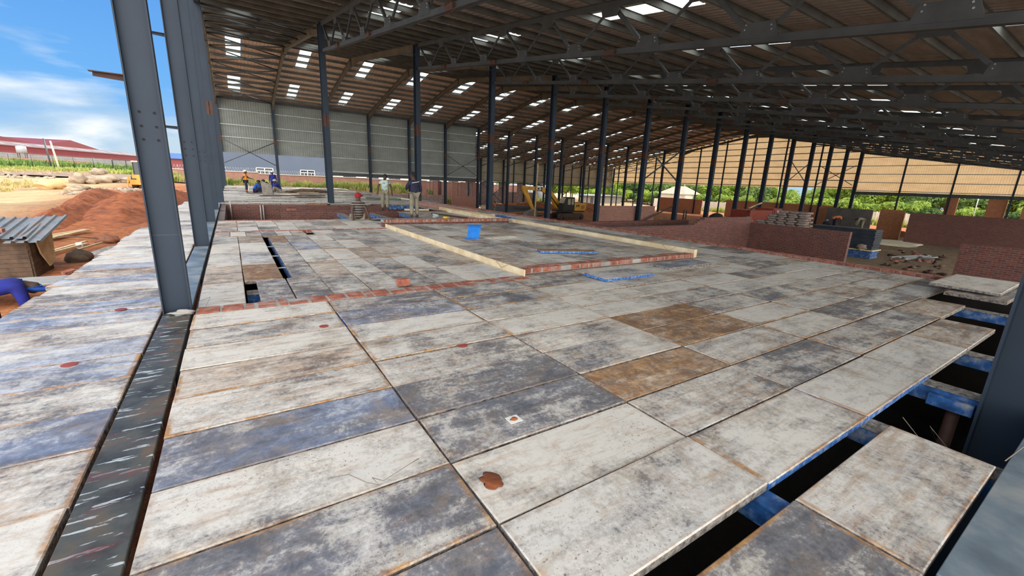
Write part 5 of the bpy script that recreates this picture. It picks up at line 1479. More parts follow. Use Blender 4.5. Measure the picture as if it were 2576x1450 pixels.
def loader():
    bx, by = -6.5, 52.2
    z = ground_z(bx, by) + 0.02
    t_ = thing('backhoe_loader', 'orange-yellow backhoe loader parked on the sunlit yard beside the boulders', 'loader', (bx, by, z))
    MB().box(bx - 0.95, by - 0.2, z + 0.5, bx + 0.95, by + 2.6, z + 1.25).build('body', 'orange_mach', t_, bevel=0.03)
    MB().box(bx - 1.1, by - 0.5, z + 0.35, bx + 1.1, by - 0.2, z + 0.8).build('rear_frame', 'orange_mach', t_, bevel=0.02)
    c = MB().box(bx - 0.75, by - 0.1, z + 1.2, bx + 0.75, by + 1.5, z + 2.35).build('cab', 'glass_dark', t_, bevel=0.02)
    for x in (-0.76, 0.76):
        for y in (-0.1, 1.5):
            MB().bar((bx + x, by + y, z + 1.2), (bx + x, by + y, z + 2.4), 0.08, 0.08).build('cab_post', 'black', c)
    MB().box(bx - 0.85, by - 0.2, z + 2.35, bx + 0.85, by + 1.6, z + 2.47).build('cab_roof', 'coping', t_, bevel=0.02)
    MB().prism([(bx + 0.1, by - 0.75, z + 0.6), (bx + 0.45, by - 0.75, z + 2.2), (bx + 0.2, by - 0.75, z + 2.3), (bx - 0.15, by - 0.75, z + 0.6)], (0, 0.25, 0)).build('backhoe_boom', 'orange_mach', t_, bevel=0.01)
    MB().prism([(bx + 0.25, by - 1.0, z + 2.3), (bx + 0.5, by - 1.0, z + 2.2), (bx + 0.15, by - 1.0, z + 0.4), (bx - 0.05, by - 1.0, z + 0.45)], (0, 0.2, 0)).build('dipper_arm', 'coping', t_)
    MB().box(bx - 0.2, by - 1.25, z + 0.15, bx + 0.4, by - 0.75, z + 0.6).build('digging_bucket', 'rock', t_, bevel=0.03)
    for s in (-1, 1):
        wheel(t_, bx + s * 0.85, by + 0.3, z + 0.6, 0.6, 0.38, (1, 0, 0), 'orange_mach')
        wheel(t_, bx + s * 0.8, by + 2.5, z + 0.42, 0.42, 0.3, (1, 0, 0), 'orange_mach')
        MB().bar((bx + s * 1.15, by - 0.35, z + 1.1), (bx + s * 1.35, by - 0.35, z + 0.05), 0.12, 0.15).build('stabiliser_leg', 'orange_mach', t_)
loader()
def red_truck():
    z = GZ
    t_ = thing('red_truck', 'red truck with a windowed cab parked behind the middle columns', 'truck', (47.5, 24.0, z))
    MB().box(43.6, 23.2, z + 0.7, 50.4, 25.0, z + 1.0).build('chassis', 'black', t_)
    MB().box(43.8, 23.0, z + 1.0, 48.2, 25.1, z + 2.75).build('body', 'machine_red', t_, bevel=0.04)
    c = MB().prism([(48.4, 23.0, z + 0.9), (50.6, 23.0, z + 0.9), (50.6, 23.0, z + 1.9), (50.2, 23.0, z + 2.95), (48.4, 23.0, z + 2.95)], (0, 2.1, 0)).build('cab', 'machine_red', t_, bevel=0.05)
    MB().box(49.1, 22.96, z + 1.95, 50.0, 23.0, z + 2.75).build('side_window', 'galv', c, bevel=0.01)
    MB().box(48.55, 22.96, z + 1.0, 48.6, 23.0, z + 2.8).build('door_seam', 'black', c)
    MB().bar((50.5, 22.9, z + 2.3), (50.5, 22.6, z + 2.3), 0.1, 0.3).build('mirror', 'black', c)
    for x in (44.8, 46.0, 49.6):
        for y in (23.1, 24.9):
            wheel(t_, x, y, z + 0.48, 0.48, 0.3, (0, 1, 0), 'galv')
    MB().bar((43.8, 23.2, z + 3.0), (46.8, 23.6, z + 3.5), 0.15, 0.12).build('chute', 'wood_pale', t_)
    MB().bar((43.6, 23.2, z + 2.6), (45.5, 23.2, z + 3.3), 0.08, 0.08).build('boom_arm', 'black', t_)
red_truck()
t_ = thing('water_tank', 'dark green round water tank in front of the red truck', 'tank', (41.2, 22.4, GZ))
prof_ = [(GZ, 1.0), (GZ + 1.5, 1.0), (GZ + 1.8, 0.85), (GZ + 2.0, 0.5), (GZ + 2.05, 0.2)]
MB().tube([(41.2, 22.4, a) for a, _ in prof_], [b for _, b in prof_], 24).build('shell', 'tank_green', t_)
MB().disc((41.2, 22.4, GZ + 2.1), 0.22, (0, 0, 1), 0.1, 14).build('lid', 'black', t_)
t_ = thing('mortar_mixer', 'black mortar mixer standing on legs beside a column', 'mixer', (37.6, 22.8, GZ))
MB().blob((37.6, 22.8, GZ + 2.05), (0.85, 0.55, 0.42), 5, 0.15).build('drum', 'black', t_)
MB().box(37.0, 22.5, GZ + 1.4, 38.3, 23.1, GZ + 1.7).build('engine_frame', 'black', t_)
for s in (-0.5, 0.6):
    for q in (-0.25, 0.25):
        MB().tube([(37.6 + s, 22.8 + q, GZ), (37.6 + s, 22.8 + q, GZ + 1.45)], 0.04, 6).build('leg', 'black', t_)
t_ = thing('steel_rack', 'small upright black steel rack beside the far columns', 'rack', (36.0, 25.0, GZ))
for x in (35.75, 36.15):
    MB().bar((x, 25.0, GZ), (x, 25.0, -0.25), 0.07, 0.07).build('upright', 'black', t_)
for k in range(7):
    MB().bar((35.75, 25.0, GZ + 0.4 + k * 0.36), (36.15, 25.0, GZ + 0.4 + k * 0.36), 0.05, 0.05).build('rung', 'black', t_)
tag(MB().bar((44.5, 19.5, GZ), (47.2, 20.5, -0.2), 0.14, 0.1).build('leaning_plank', 'wood_pale'), 'long pale plank leaning up beside the bag stack', 'plank')
tag(MB().bar((31.9, 43.6, GZ), (32.0, 43.6, 4.0), 0.11, 0.11).build('timber_pole', 'wood_pale'), 'tall thin pale timber pole in front of the excavator bucket', 'pole')
tag(MB().blob((41, 61.5, GZ - 0.1), (6.5, 3.4, 0.75), 31, 0.25, 24, 10).build('tarpaulin', 'tarp'), 'large dark tarpaulin heap in front of the far window wall', 'tarpaulin')
for i in range(7):
    a = rb.uniform(-0.3, 0.3)
    x, y = 30 + i * 1.3 + rb.uniform(-0.5, 0.5), 50 + rb.uniform(-2, 2)
    tag(MB().bar((x - 2.4, y - a, GZ + 0.12 + 0.06 * (i % 3)), (x + 2.4, y + a, GZ + 0.14 + 0.06 * (i % 3)), 0.16, 0.1).build('steel_section', rb.choice(['steel_dark', 'steel_brown'])), 'long steel section lying on the red floor left of the excavator, %s from the left' % ORD[i + 1], 'steel section')
for i, (x, y, a, b, c, s) in enumerate(((47, 66, 7, 4, 1.3, 2), (60, 69, 8, 4, 1.0, 6), (54.0, 59.2, 3.0, 2.0, 0.5, 3))):
    tag(MB().blob((x, y, GZ - 0.1), (a, b, c), s, 0.25, 22, 9).build('soil_heap', 'red_soil'), ('broad', 'long', 'small')[i] + ' red soil heap behind the excavator', 'soil heap')

# ------------------------------------------------------------------ rear yard
def bwall(x0, x1, top, label, yw=66.0):
    t_ = thing('boundary_wall', label, 'wall', ((x0 + x1) / 2, yw, -0.5))
    MB().box(x0, yw, -2.9, x1, yw + 0.23, top - 0.08).build('masonry', 'brick_pink', t_)
    MB().box(x0, yw - 0.07, top - 0.08, x1, yw + 0.3, top).build('coping', 'coping', t_)
    return t_
segs = [(-7.5, 3.2, 1.62), (3.2, 17.5, 1.45), (17.5, 33.0, 1.36), (33.0, 47.0, 1.2), (47.0, 57.0, 1.15)]
for i, (a, b, tz) in enumerate(segs):
    bwall(a, b, tz, 'stretch of pinkish brick boundary wall with pale coping, %s from the gable' % ORD[i + 1], 66.0 if i < 3 else 81.0)
    if i < 3:
        pts = []
        n = int((b - a) / 0.28) * 10
        for k in range(n):
            u = k / 10
            pts.append((a + (b - a) * k / n, 66.1 + 0.22 * math.cos(2 * PI * u), tz + 0.25 + 0.22 * math.sin(2 * PI * u)))
        m_ = MB().tube(pts, 0.014, 4)
        x = a
        while x < b:
            m_.bar((x, 66.1, tz + 0.004), (x, 66.1, tz + 0.5), 0.03, 0.03); x += 2.4
        tag(m_.build('razor_wire', 'galv'), 'coiled razor wire on top of the boundary wall, %s stretch from the gable' % ORD[i + 1], 'razor wire')
t_ = thing('painted_building', 'blue-grey painted building behind the boundary wall with white windows', 'building', (5, 95, -0.5))
MB().box(-3.5, 90, -0.8, 16.5, 104, 8.0).build('walls', 'paint_bluegrey', t_)
def white_window(x0, x1, z0, z1, y, parent):
    f = MB()
    for x in (x0, (x0 + x1) / 2, x1):
        f.box(x - 0.06, y - 0.08, z0, x + 0.06, y, z1)
    for z in (z0, z1, z0 + (z1 - z0) * 0.66):
        f.box(x0, y - 0.08, z - 0.05, x1, y, z + 0.05)
    for x in (x0 + (x1 - x0) * 0.25, x0 + (x1 - x0) * 0.75):
        f.box(x - 0.035, y - 0.06, z0, x + 0.035, y, z0 + (z1 - z0) * 0.66)
    o = f.build('window_frame', 'white', parent)
    MB().box(x0, y - 0.02, z0, x1, y - 0.005, z1).build('pane', 'glass_dark', o)
white_window(4.1, 6.7, 1.0, 2.4, 90, t_)
white_window(11.2, 13.6, 1.0, 2.35, 90, t_)
t_ = thing('pale_building', 'long low pale building with dark windows beyond the boundary wall', 'building', (35, 100, -0.5))
MB().box(18, 96, -0.8, 64, 106, 2.7).build('walls', 'white', t_)
for k in range(9):
    MB().box(20 + k * 4.8, 95.95, 0.9, 22.6 + k * 4.8, 95.99, 2.1).build('window', 'glass_dark', t_)
MB().box(17.6, 95.6, 2.7, 64.4, 106.4, 2.85).build('roof', 'galv', t_)
for i in range(3):
    x = 58 + i * 4.3
    t_ = thing('water_tank', 'large blue-grey tank outside beyond the excavator, %s from the window wall' % ORD[i + 1], 'tank', (x, 88, GZ))
    MB().tube([(x, 88, GZ), (x, 88, 1.2), (x, 88, 1.7)], [1.5, 1.5, 0.5], 20).build('shell', 'tank_grey', t_)
    MB().disc((x, 88, 1.75), 0.35, (0, 0, 1), 0.2, 12).build('lid', 'tank_grey', t_)
t_ = thing('wooden_shack', 'row of patched wooden site shacks outside the far end wall', 'shack', (83, 84, GZ))
x = 76
k = 0
m_ = MB()
while x < 91:
    w = rb.uniform(0.12, 0.2)
    m_.box(x, 84, GZ, x + w - 0.015, 84.06, GZ + 2.1 + rb.uniform(-0.1, 0.12)); x += w
m_.build('plank_wall', 'wood_grey', t_)
MB().hexa([(75.5, 83.4, GZ + 2.15), (91.5, 83.4, GZ + 2.15), (91.5, 88, GZ + 2.4), (75.5, 88, GZ + 2.4), (75.5, 83.4, GZ + 2.2), (91.5, 83.4, GZ + 2.2), (91.5, 88, GZ + 2.45), (75.5, 88, GZ + 2.45)]).build('tin_roof', 'tin', t_)
MB().box(79.5, 83.9, GZ, 80.4, 84.0, GZ + 1.8).build('doorway', 'black', t_)
t_ = thing('tiled_house', 'small brown-roofed house among the trees beyond the end wall', 'house', (100, 72, GZ))
MB().box(97, 68, GZ, 103, 76, 0.6).build('walls', 'coping', t_)
MB().hexa([(96.5, 67.5, 0.6), (103.5, 67.5, 0.6), (103.5, 76.5, 0.6), (96.5, 76.5, 0.6), (99.8, 70.5, 2.6), (100.2, 70.5, 2.6), (100.2, 73.5, 2.6), (99.8, 73.5, 2.6)]).build('roof', 'roof_far', t_)
wall('blue_gate', -4.3, 67.5, -1.2, 67.6, -0.2, 1.2, 'dark gate frame beside the boundary wall by the gable posts', 'black', 'gate')

# ------------------------------------------------------------------ vegetation
def leaf_crown(m_, c, r, n, seed, size=(0.22, 0.42), lumps=9):
    rd = random.Random(seed)
    cs = []
    for _ in range(lumps):
        a = rd.uniform(0, 2 * PI); e_ = rd.uniform(-0.25, 1.0)
        k = rd.uniform(0.35, 0.75)
        cs.append((Vector((c[0] + r[0] * k * math.cos(a), c[1] + r[1] * k * math.sin(a), c[2] + r[2] * 0.75 * e_)), rd.uniform(0.35, 0.55)))
    for _ in range(n):
        q, k = rd.choice(cs)
        d = Vector((rd.gauss(0, 1), rd.gauss(0, 1), rd.gauss(0, 1))).normalized()
        rad = rd.uniform(0.75, 1.0)
        p = q + Vector((d.x * r[0], d.y * r[1], d.z * r[2])) * k * rad
        s = rd.uniform(*size)
        nrm = (d + Vector((rd.uniform(-0.7, 0.7), rd.uniform(-0.7, 0.7), rd.uniform(-0.2, 0.9)))).normalized()
        u, v = frame_from(nrm)
        a = rd.uniform(0, PI)
        u, v = u * math.cos(a) + v * math.sin(a), v * math.cos(a) - u * math.sin(a)
        b = m_.add([p - u * s, p - v * s * 0.45, p + u * s, p + v * s * 0.45])
        m_.face([b, b + 1, b + 2, b + 3])
    return m_
def tree_proto(kind, seed, h, w, mi):
    t_ = thing('leafy_tree', '', 'tree', (0, 0, 0))
    rd = random.Random(seed)
    m_ = MB().tube([(0, 0, 0), (rd.uniform(-.2, .2), rd.uniform(-.2, .2), h * 0.3), (rd.uniform(-.4, .4), rd.uniform(-.4, .4), h * 0.6)], [0.2, 0.15, 0.08], 8)
    for k in range(4):
        a = rd.uniform(0, 2 * PI)
        m_.tube([(0, 0, h * 0.3), (math.cos(a) * w * 0.4, math.sin(a) * w * 0.4, h * rd.uniform(0.5, 0.75))], [0.1, 0.04], 6)
    m_.build('trunk', 'bark', t_)
    leaf_crown(MB(), (0, 0, h * 0.55), (w * 0.62, w * 0.62, h * 0.5), 5200, seed, (0.14, 0.34), 13).build('crown', mi, t_)
    return t_
protos = [tree_proto(0, 3, 7.2, 5.5, 'leaf_a'), tree_proto(1, 8, 8.2, 6.0, 'leaf_b'), tree_proto(2, 14, 6.5, 6.5, 'leaf_c'), tree_proto(3, 22, 3.4, 4.6, 'leaf_a'), tree_proto(4, 25, 3.2, 5.0, 'leaf_b')]
used = [False] * 5
tw = ['sunlit yellow-green tree', 'tall dark green tree', 'broad mid-green tree', 'low yellow-green bush', 'low dark green bush']
def put_tree(k, x, y, z, s, label):
    o = protos[k] if not used[k] else copy_tree(protos[k])
    used[k] = True
    o.location = (x, y, z); o.scale = (s, s, s); o.rotation_euler = (0, 0, (x * 7 + y * 3) % 6.28)
    tag(o, label, 'tree', 'trees and bushes beyond the hall')
rt = random.Random(17)
i = 0
y = 4.0
while y < 92:
    i += 1
    for row in range(3):
        x = (101, 109, 120)[row] + rt.uniform(-2, 2)
        k = (rt.choice([3, 4, 3]), rt.choice([0, 2, 0]), rt.choice([1, 0, 2]))[row]
        s = rt.uniform(0.9, 1.15)
        if 38 < y < 46 and row > 0:
            s *= 0.72
        put_tree(k, x, y * (1 + 0.1 * row) + rt.uniform(-1, 1), GZ, s, '%s beyond the end wall, %s from the viewer, %s row back' % (tw[k], ORD[i], ORD[row + 1]))
    y += 4.6
i = 0
x = 60.0
while x < 118:
    i += 1
    for row in range(2):
        k = rt.choice([0, 2, 1]) if row else rt.choice([3, 0])
        put_tree(k, x + rt.uniform(-1.5, 1.5), (96, 106)[row] + rt.uniform(-2, 2), GZ, rt.uniform(0.9, 1.15), '%s behind the tanks at the far wall, %s along, %s row back' % (tw[k], ORD[i], ORD[row + 1]))
    x += 5.6
def blades(m_, x, y, z, n, h, sp, rd, w=0.03):
    for _ in range(n):
        a = rd.uniform(0, 2 * PI); d = rd.uniform(0, sp)
        px, py = x + math.cos(a) * d, y + math.sin(a) * d
        hh = h * rd.uniform(0.5, 1.1); ln = rd.uniform(0.05, 0.45) * hh; b_ = rd.uniform(0, 2 * PI)
        tx, ty = px + math.cos(b_) * ln, py + math.sin(b_) * ln
        wv = Vector((-math.sin(b_), math.cos(b_), 0)) * w
        mid = Vector(((px * 0.6 + tx * 0.4), (py * 0.6 + ty * 0.4), z + hh * 0.62))
        b = m_.add([Vector((px, py, z)) - wv, Vector((px, py, z)) + wv, mid + wv, mid - wv, (tx, ty, z + hh)])
        m_.face([b, b + 1, b + 2, b + 3]); m_.face([b + 3, b + 2, b + 4])
def weed_strip(name, x0, x1, y0, y1, clumps, h, mi, label, seed, n=26, w=0.035, sp=0.45):
    rd = random.Random(seed); m_ = MB()
    for _ in range(clumps):
        x, y = rd.uniform(x0, x1), rd.uniform(y0, y1)
        blades(m_, x, y, ground_z(x, y) - 0.03, n, h * rd.uniform(0.5, 1.15), sp, rd, w)
    tag(m_.build(name, mi), label, 'weeds', kind='stuff')
weed_strip('tall_weeds', -7, 30, 62.9, 65.0, 190, 1.15, 'grass', 'tall yellow-green weeds along the foot of the boundary wall', 3, 60, 0.04, 0.55)
weed_strip('dry_weeds', -7, 30, 62.3, 64.8, 90, 0.9, 'grass_dry', 'dry straw-coloured weeds along the boundary wall', 5, 40, 0.03, 0.6)
weed_strip('green_scrub', -48, -8, 85, 98, 900, 1.25, 'leaf_c', 'dense green scrub behind the wire fence', 7, 22, 0.10, 0.8)
weed_strip('rough_grass', -46, -6, 76, 84, 900, 0.55, 'grass', 'rough green grass in front of the wire fence', 9, 16, 0.05, 0.8)
weed_strip('dry_grass', -46, -14, 70, 78, 700, 0.35, 'grass_dry', 'dry grass bank along the dark road', 11, 14, 0.04, 0.8)
weed_strip('dry_tufts', -22, -13.5, 44, 56, 160, 0.35, 'grass_dry', 'dry tufts of grass on the sandy bank beside the boulders', 13, 16, 0.03, 0.5)
weed_strip('end_weeds', 91, 93.8, 12, 70, 150, 1.3, 'grass', 'weeds growing against the pale precast wall', 15, 24, 0.06, 0.6)
weed_strip('far_weeds', 34, 60, 77, 80, 120, 1.6, 'grass', 'tall green weeds seen through the far window openings', 19, 30, 0.06, 0.6)

# ------------------------------------------------------------------ left yard
def warehouse():
    A = Vector((-60, 122, 0)); B = Vector((-27.8, 211, 0))
    d = (B - A).normalized(); n_ = Vector((d.y, -d.x, 0))   # n_ points to the yard
    back = -n_
    t_ = thing('red_warehouse', 'long dark red warehouse with a pale pinkish roof across the yard', 'warehouse', A)
    def quad(m_, a, b, z0, z1, off=0.0, off2=None):
        off2 = off if off2 is None else off2
        p = [a + back * off, b + back * off, b + back * off2, a + back * off2]
        i0 = m_.add([(p[0].x, p[0].y, z0), (p[1].x, p[1].y, z0), (p[2].x, p[2].y, z1), (p[3].x, p[3].y, z1)])
        m_.face([i0, i0 + 1, i0 + 2, i0 + 3])
        return m_
    def slab(p, q, z0, z1, o0, o1, name, mi):
        m_ = MB()
        a, b = p + back * o0, q + back * o0
        c, e_ = q + back * o1, p + back * o1
        m_.hexa([(a.x, a.y, z0), (b.x, b.y, z0), (c.x, c.y, z0), (e_.x, e_.y, z0), (a.x, a.y, z1), (b.x, b.y, z1), (c.x, c.y, z1), (e_.x, e_.y, z1)])
        return m_.build(name, mi, t_)
    Bx = B + d * 10
    slab(A, Bx, 0.4, 3.9, -0.15, 40, 'base_wall', 'wh_grey')
    slab(A, Bx, 3.9, 5.7, 0.0, 40, 'cladding', 'wh_red')
    m_ = MB()
    a, b, c, e_ = A - back * 0.4, Bx - back * 0.4, Bx + back * 9, A + back * 9
    m_.hexa([(a.x, a.y, 5.65), (b.x, b.y, 5.65), (c.x, c.y, 6.95), (e_.x, e_.y, 6.95), (a.x, a.y, 5.8), (b.x, b.y, 5.8), (c.x, c.y, 7.1), (e_.x, e_.y, 7.1)])
    m_.build('front_roof', 'wh_roof', t_)
    L_ = (Bx - A).length
    for k in range(14):
        p = A + d * (5 + k * 7.5)
        q = p + d * 1.6
        m_ = MB()
        a, b = p + back * 1.5, q + back * 1.5; c, e_ = q + back * 5, p + back * 5
        z0, z1 = 5.8 + 1.9 * 0.138 + 0.06, 5.8 + 5.4 * 0.138 + 0.06
        i0 = m_.add([(a.x, a.y, z0), (b.x, b.y, z0), (c.x, c.y, z1), (e_.x, e_.y, z1)])
        m_.face([i0, i0 + 1, i0 + 2, i0 + 3])
        m_.build('roof_light', 'white', t_)
    for k, (s0, s1, s2) in enumerate(((33.0, 49.0, 66.0), (66.0, 78.0, 92.0))):
        p, m2, q = A + d * s0, A + d * s1, A + d * s2
        o_ = back * 9
        hi = 8.7 if k == 0 else 9.3
        poly = [(p + o_).to_tuple()[:2] + (6.9,), (q + o_).to_tuple()[:2] + (6.9,), (m2 + o_).to_tuple()[:2] + (hi,)]
        MB().prism(poly, back * 25).build('rear_gable', 'wh_red', t_)
    p = A + d * 45 - back * 0.3
    return t_
warehouse()
t_ = thing('low_wall', 'low salmon brick wall in front of the warehouse', 'wall', (-34, 118, 0.5))
MB().bar((-48, 100, 1.2), (-24.5, 128, 1.2), 0.25, 2.4).build('masonry', 'brick_pink', t_)
t_ = thing('water_tank', 'pale grey round tank on a stand in front of the red warehouse', 'tank', (-33.5, 124, 1))
MB().tube([(-33.4, 124, 3.4), (-33.4, 124, 4.6), (-33.4, 124, 4.8)], [0.72, 0.72, 0.3], 20).build('shell', 'tank_grey', t_)
for s in (-0.5, 0.5):
    for q in (-0.5, 0.5):
        MB().bar((-33.4 + s, 124 + q, 0.6), (-33.4 + s, 124 + q, 3.4), 0.1, 0.1).build('stand_leg', 'steel_brown', t_)
for i, (x, y, z1, mi, lean, lab) in enumerate(((-20.6, 86, 4.9, 'steel_dark', -0.25, 'dark thin utility pole beside the wire fence'), (-19.4, 84, 4.55, 'wood_board', -0.35, 'pale wooden utility pole beside the wire fence'))):
    tag(MB().tube([(x, y, 0.5), (x + lean, y, z1)], [0.13 if i else 0.09, 0.09], 8).build('utility_pole', mi), lab, 'pole')
t_ = thing('wire_fence', 'black wire fence along the far side of the yard', 'fence', (-18, 84, 0.6))
pa, pb = Vector((-32, 78, 0)), Vector((-13.6, 82, 0))
for k in range(11):
    p = pa.lerp(pb, k / 10)
    g0 = ground_z(p.x, p.y)
    MB().tube([(p.x, p.y, g0 - 0.1), (p.x, p.y, g0 + 1.85)], 0.035, 6).build('post', 'black', t_)
for k in range(6):
    zz = 0.35 + k * 0.3
    MB().tube([(pa.x, pa.y, left_z(78) + zz), (pb.x, pb.y, left_z(82) + zz)], 0.008, 4).build('strand', 'black', t_)
t_ = thing('mesh_gate', 'black framed double gate at the end of the wire fence', 'gate', (-11, 82.5, 0.7))
for x in (-13.6, -12.2, -10.9, -9.6):
    MB().bar((x, 82.5, 0.6), (x, 82.5, 2.5), 0.09, 0.09).build('upright', 'black', t_)
for z in (0.75, 1.6, 2.45):
    MB().bar((-13.6, 82.5, z), (-9.6, 82.5, z), 0.06, 0.06).build('rail', 'black', t_)
t_ = thing('blue_roof_building', 'distant building with a bright blue roof between the gable posts', 'building', (-15, 190, 0))
MB().box(-20, 185, 0, -2, 200, 5.0).build('walls', 'wh_red', t_)
MB().hexa([(-21, 184, 5.0), (-1, 184, 5.0), (-1, 200, 5.0), (-21, 200, 5.0), (-20, 190, 6.9), (-1, 190, 6.9), (-1, 196, 6.9), (-20, 196, 6.9)]).build('roof', 'blue_steel', t_)
# boulders and stones
M['rock_dark'] = simple('rock_dark', (0.17, 0.12, 0.075), (0.08, 0.055, 0.04), 4, 0.9, bump=0.6)
M['rock_red'] = simple('rock_red', (0.26, 0.11, 0.06), (0.14, 0.06, 0.035), 4, 0.9, bump=0.6)
def boulder(x, y, r, seed, mi, label, sink=0.25, name='boulder', amp=0.22):
    z = ground_z(x, y) + r[2] * (1 - sink)
    return tag(MB().blob((x, y, z), r, seed, amp, 22, 14).build(name, mi), label, 'rock')
boulder(-11.9, 48.6, (0.80, 0.6, 0.45), 2, 'rock_tan', 'smooth yellow-tan boulder nearest the left end of the boulder row')
boulder(-12.1, 57.0, (0.6, 0.55, 0.5), 6, 'rock', 'rough grey-brown boulder in the middle of the row')
boulder(-11.3, 57.5, (0.62, 0.5, 0.42), 9, 'rock', 'pale angular boulder touching the rough grey one')
boulder(-10.8, 59.5, (1.2, 0.8, 0.45), 12, 'rock', 'long flat boulder under the pointed one')
o = boulder(-11.0, 59.6, (0.62, 0.5, 0.36), 15, 'rock', 'pointed boulder resting on the long flat one'); o.location.z += 0.72
boulder(-8.9, 60.5, (0.95, 0.6, 0.32), 18, 'rock', 'low grey broken boulder beside the loader')
boulder(-9.9, 46.5, (0.55, 0.45, 0.3), 21, 'rock', 'half-buried brown boulder on the bank below the row')
boulder(-3.72, 16.2, (0.26, 0.22, 0.20), 24, 'rock_dark', 'brown stone at the deck edge near the shack', 0.4, 'stone')
boulder(-3.85, 20.4, (0.34, 0.25, 0.17), 27, 'rock_red', 'reddish stone lying by the deck edge farther on', 0.4, 'stone')
rs_ = random.Random(31)
m_ = MB()
for k in range(240):
    x, y = rs_.uniform(-30, -15), rs_.uniform(56, 72)
    if abs((x + 22) * 0.5 - (y - 64)) > 4: continue
    m_.blob((x, y, ground_z(x, y) + 0.05), (rs_.uniform(0.1, 0.35), rs_.uniform(0.1, 0.3), rs_.uniform(0.08, 0.2)), k, 0.3, 6, 4)
for k in range(160):
    x, y = rs_.uniform(-10, -5.5), rs_.uniform(42, 50)
    m_.blob((x, y, ground_z(x, y) + 0.03), (rs_.uniform(0.08, 0.3), rs_.uniform(0.08, 0.25), rs_.uniform(0.06, 0.15)), k, 0.3, 6, 4)
tag(m_.build('scattered_stones', 'rock'), 'pale broken stones scattered over the sandy yard', 'stones', kind='stuff')
# soil heaps
def ridge(name, pts, label, seed, mi='red_soil'):
    """soil bank through pts (x, y, height, halfwidth)"""
    rd = random.Random(seed)
    m_ = MB(); rings = []
    fine = []
    for (a, b) in zip(pts, pts[1:]):
        for k in range(8):
            t = k / 8
            fine.append([a[q] + (b[q] - a[q]) * t for q in range(4)])
    fine.append(list(pts[-1]))
    nn = 15
    for i, (x, y, h, w) in enumerate(fine):
        x1, y1 = fine[min(i + 1, len(fine) - 1)][:2]; x0, y0 = fine[max(i - 1, 0)][:2]
        dd = Vector((x1 - x0, y1 - y0, 0)).normalized(); s = Vector((dd.y, -dd.x, 0))
        row = []
        for k in range(nn):
            u = -1 + 2 * k / (nn - 1)
            p = Vector((x, y, 0)) + s * u * w
            zz = 0.72 * h * max(0, (1 - abs(u) ** 1.5)) * (1 + rd.uniform(-0.22, 0.22)) - 0.08
            row.append((p.x + rd.uniform(-.05, .05), p.y + rd.uniform(-.06, .06), ground_z(p.x, p.y) + zz))
        rings.append(m_.add(row))
    for a, b in zip(rings, rings[1:]):
        for k in range(nn - 1):
            m_.face([a + k, a + k + 1, b + k + 1, b + k], 0, True)
    return tag(m_.build(name, mi), label, 'soil heap')
ridge('soil_bank', [(-7.6, 22.5, 0.2, 0.6), (-6.9, 25.0, 0.6, 0.9), (-6.9, 28, 0.7, 1.0), (-7.2, 32, 0.7, 1.0), (-7.6, 37, 0.75, 1.1), (-8, 42, 0.8, 1.2), (-7.5, 46, 0.3, 0.8)], 'long crumbly bank of dug orange-red soil', 3)
ridge('soil_bank', [(-4.4, 24, 0.1, 0.8), (-4.7, 28, 0.6, 1.6), (-5.0, 32, 1.05, 2.2), (-5.0, 36, 1.15, 2.4), (-4.6, 41, 0.9, 2.2), (-4.0, 46, 0.5, 1.8)], 'big rounded mound of deep red soil beside the deck', 6)
ridge('soil_bank', [(-9.5, 26.0, 0.1, 0.5), (-11.5, 27.0, 0.45, 0.8), (-14.5, 28.5, 0.5, 0.9), (-18, 30, 0.2, 0.8)], 'low red soil bank behind the tin-roofed shack', 9)
ridge('mortar_heap', [(-3.6, 16.6, 0.05, 0.3), (-3.45, 17.5, 0.32, 0.5), (-3.3, 18.6, 0.3, 0.5), (-3.2, 19.8, 0.1, 0.4)], 'grey heap of spilled mortar beside the deck edge', 12, 'concrete')
# timber shack with tin roof
t_ = thing('timber_shack', 'small timber-plank shack with a rusty corrugated tin roof', 'shack', (-5.3, 14.8, -1.3))
for k in range(11):
    z = -1.28 + k * 0.103
    MB().box(-6.9, 14.28 + 0.006 * (k % 2), z, -4.12, 14.32 + 0.006 * (k % 2), z + 0.098).build('front_plank', 'wood_dark', t_)
for k in range(9):
    z = -1.25 + k * 0.12
    MB().bar((-4.10, 14.32, z), (-4.02, 15.25, z + 0.09), 0.035, 0.112).build('side_plank', 'wood_dark', t_)
MB().prism([(-4.03, 14.45, -0.14), (-3.93, 15.25, -0.10), (-3.93, 15.1, -0.85), (-3.97, 14.85, -0.95), (-4.02, 14.6, -0.6)], (0.03, 0, 0)).build('bark_mat', 'wood_pale', t_)
m_ = MB()
prof = corrugate(-7.4, -4.0, 0.2, 0.045)
a = m_.add([(x, 14.0, -0.16 + dz) for x, dz in prof]); b = m_.add([(x - 0.15, 16.3, 0.10 + dz) for x, dz in prof])
for k in range(len(prof) - 1):
    m_.face([a + k, a + k + 1, b + k + 1, b + k])
m_.build('tin_roof', 'tin', t_)
m_ = MB()
prof = corrugate(-4.35, -3.75, 0.2, 0.045)
a = m_.add([(x, 13.85, -0.24 + dz) for x, dz in prof]); b = m_.add([(x, 16.1, 0.16 + dz) for x, dz in prof])
for k in range(len(prof) - 1):
    m_.face([a + k, a + k + 1, b + k + 1, b + k])
m_.build('loose_roof_sheet', 'tin', t_)
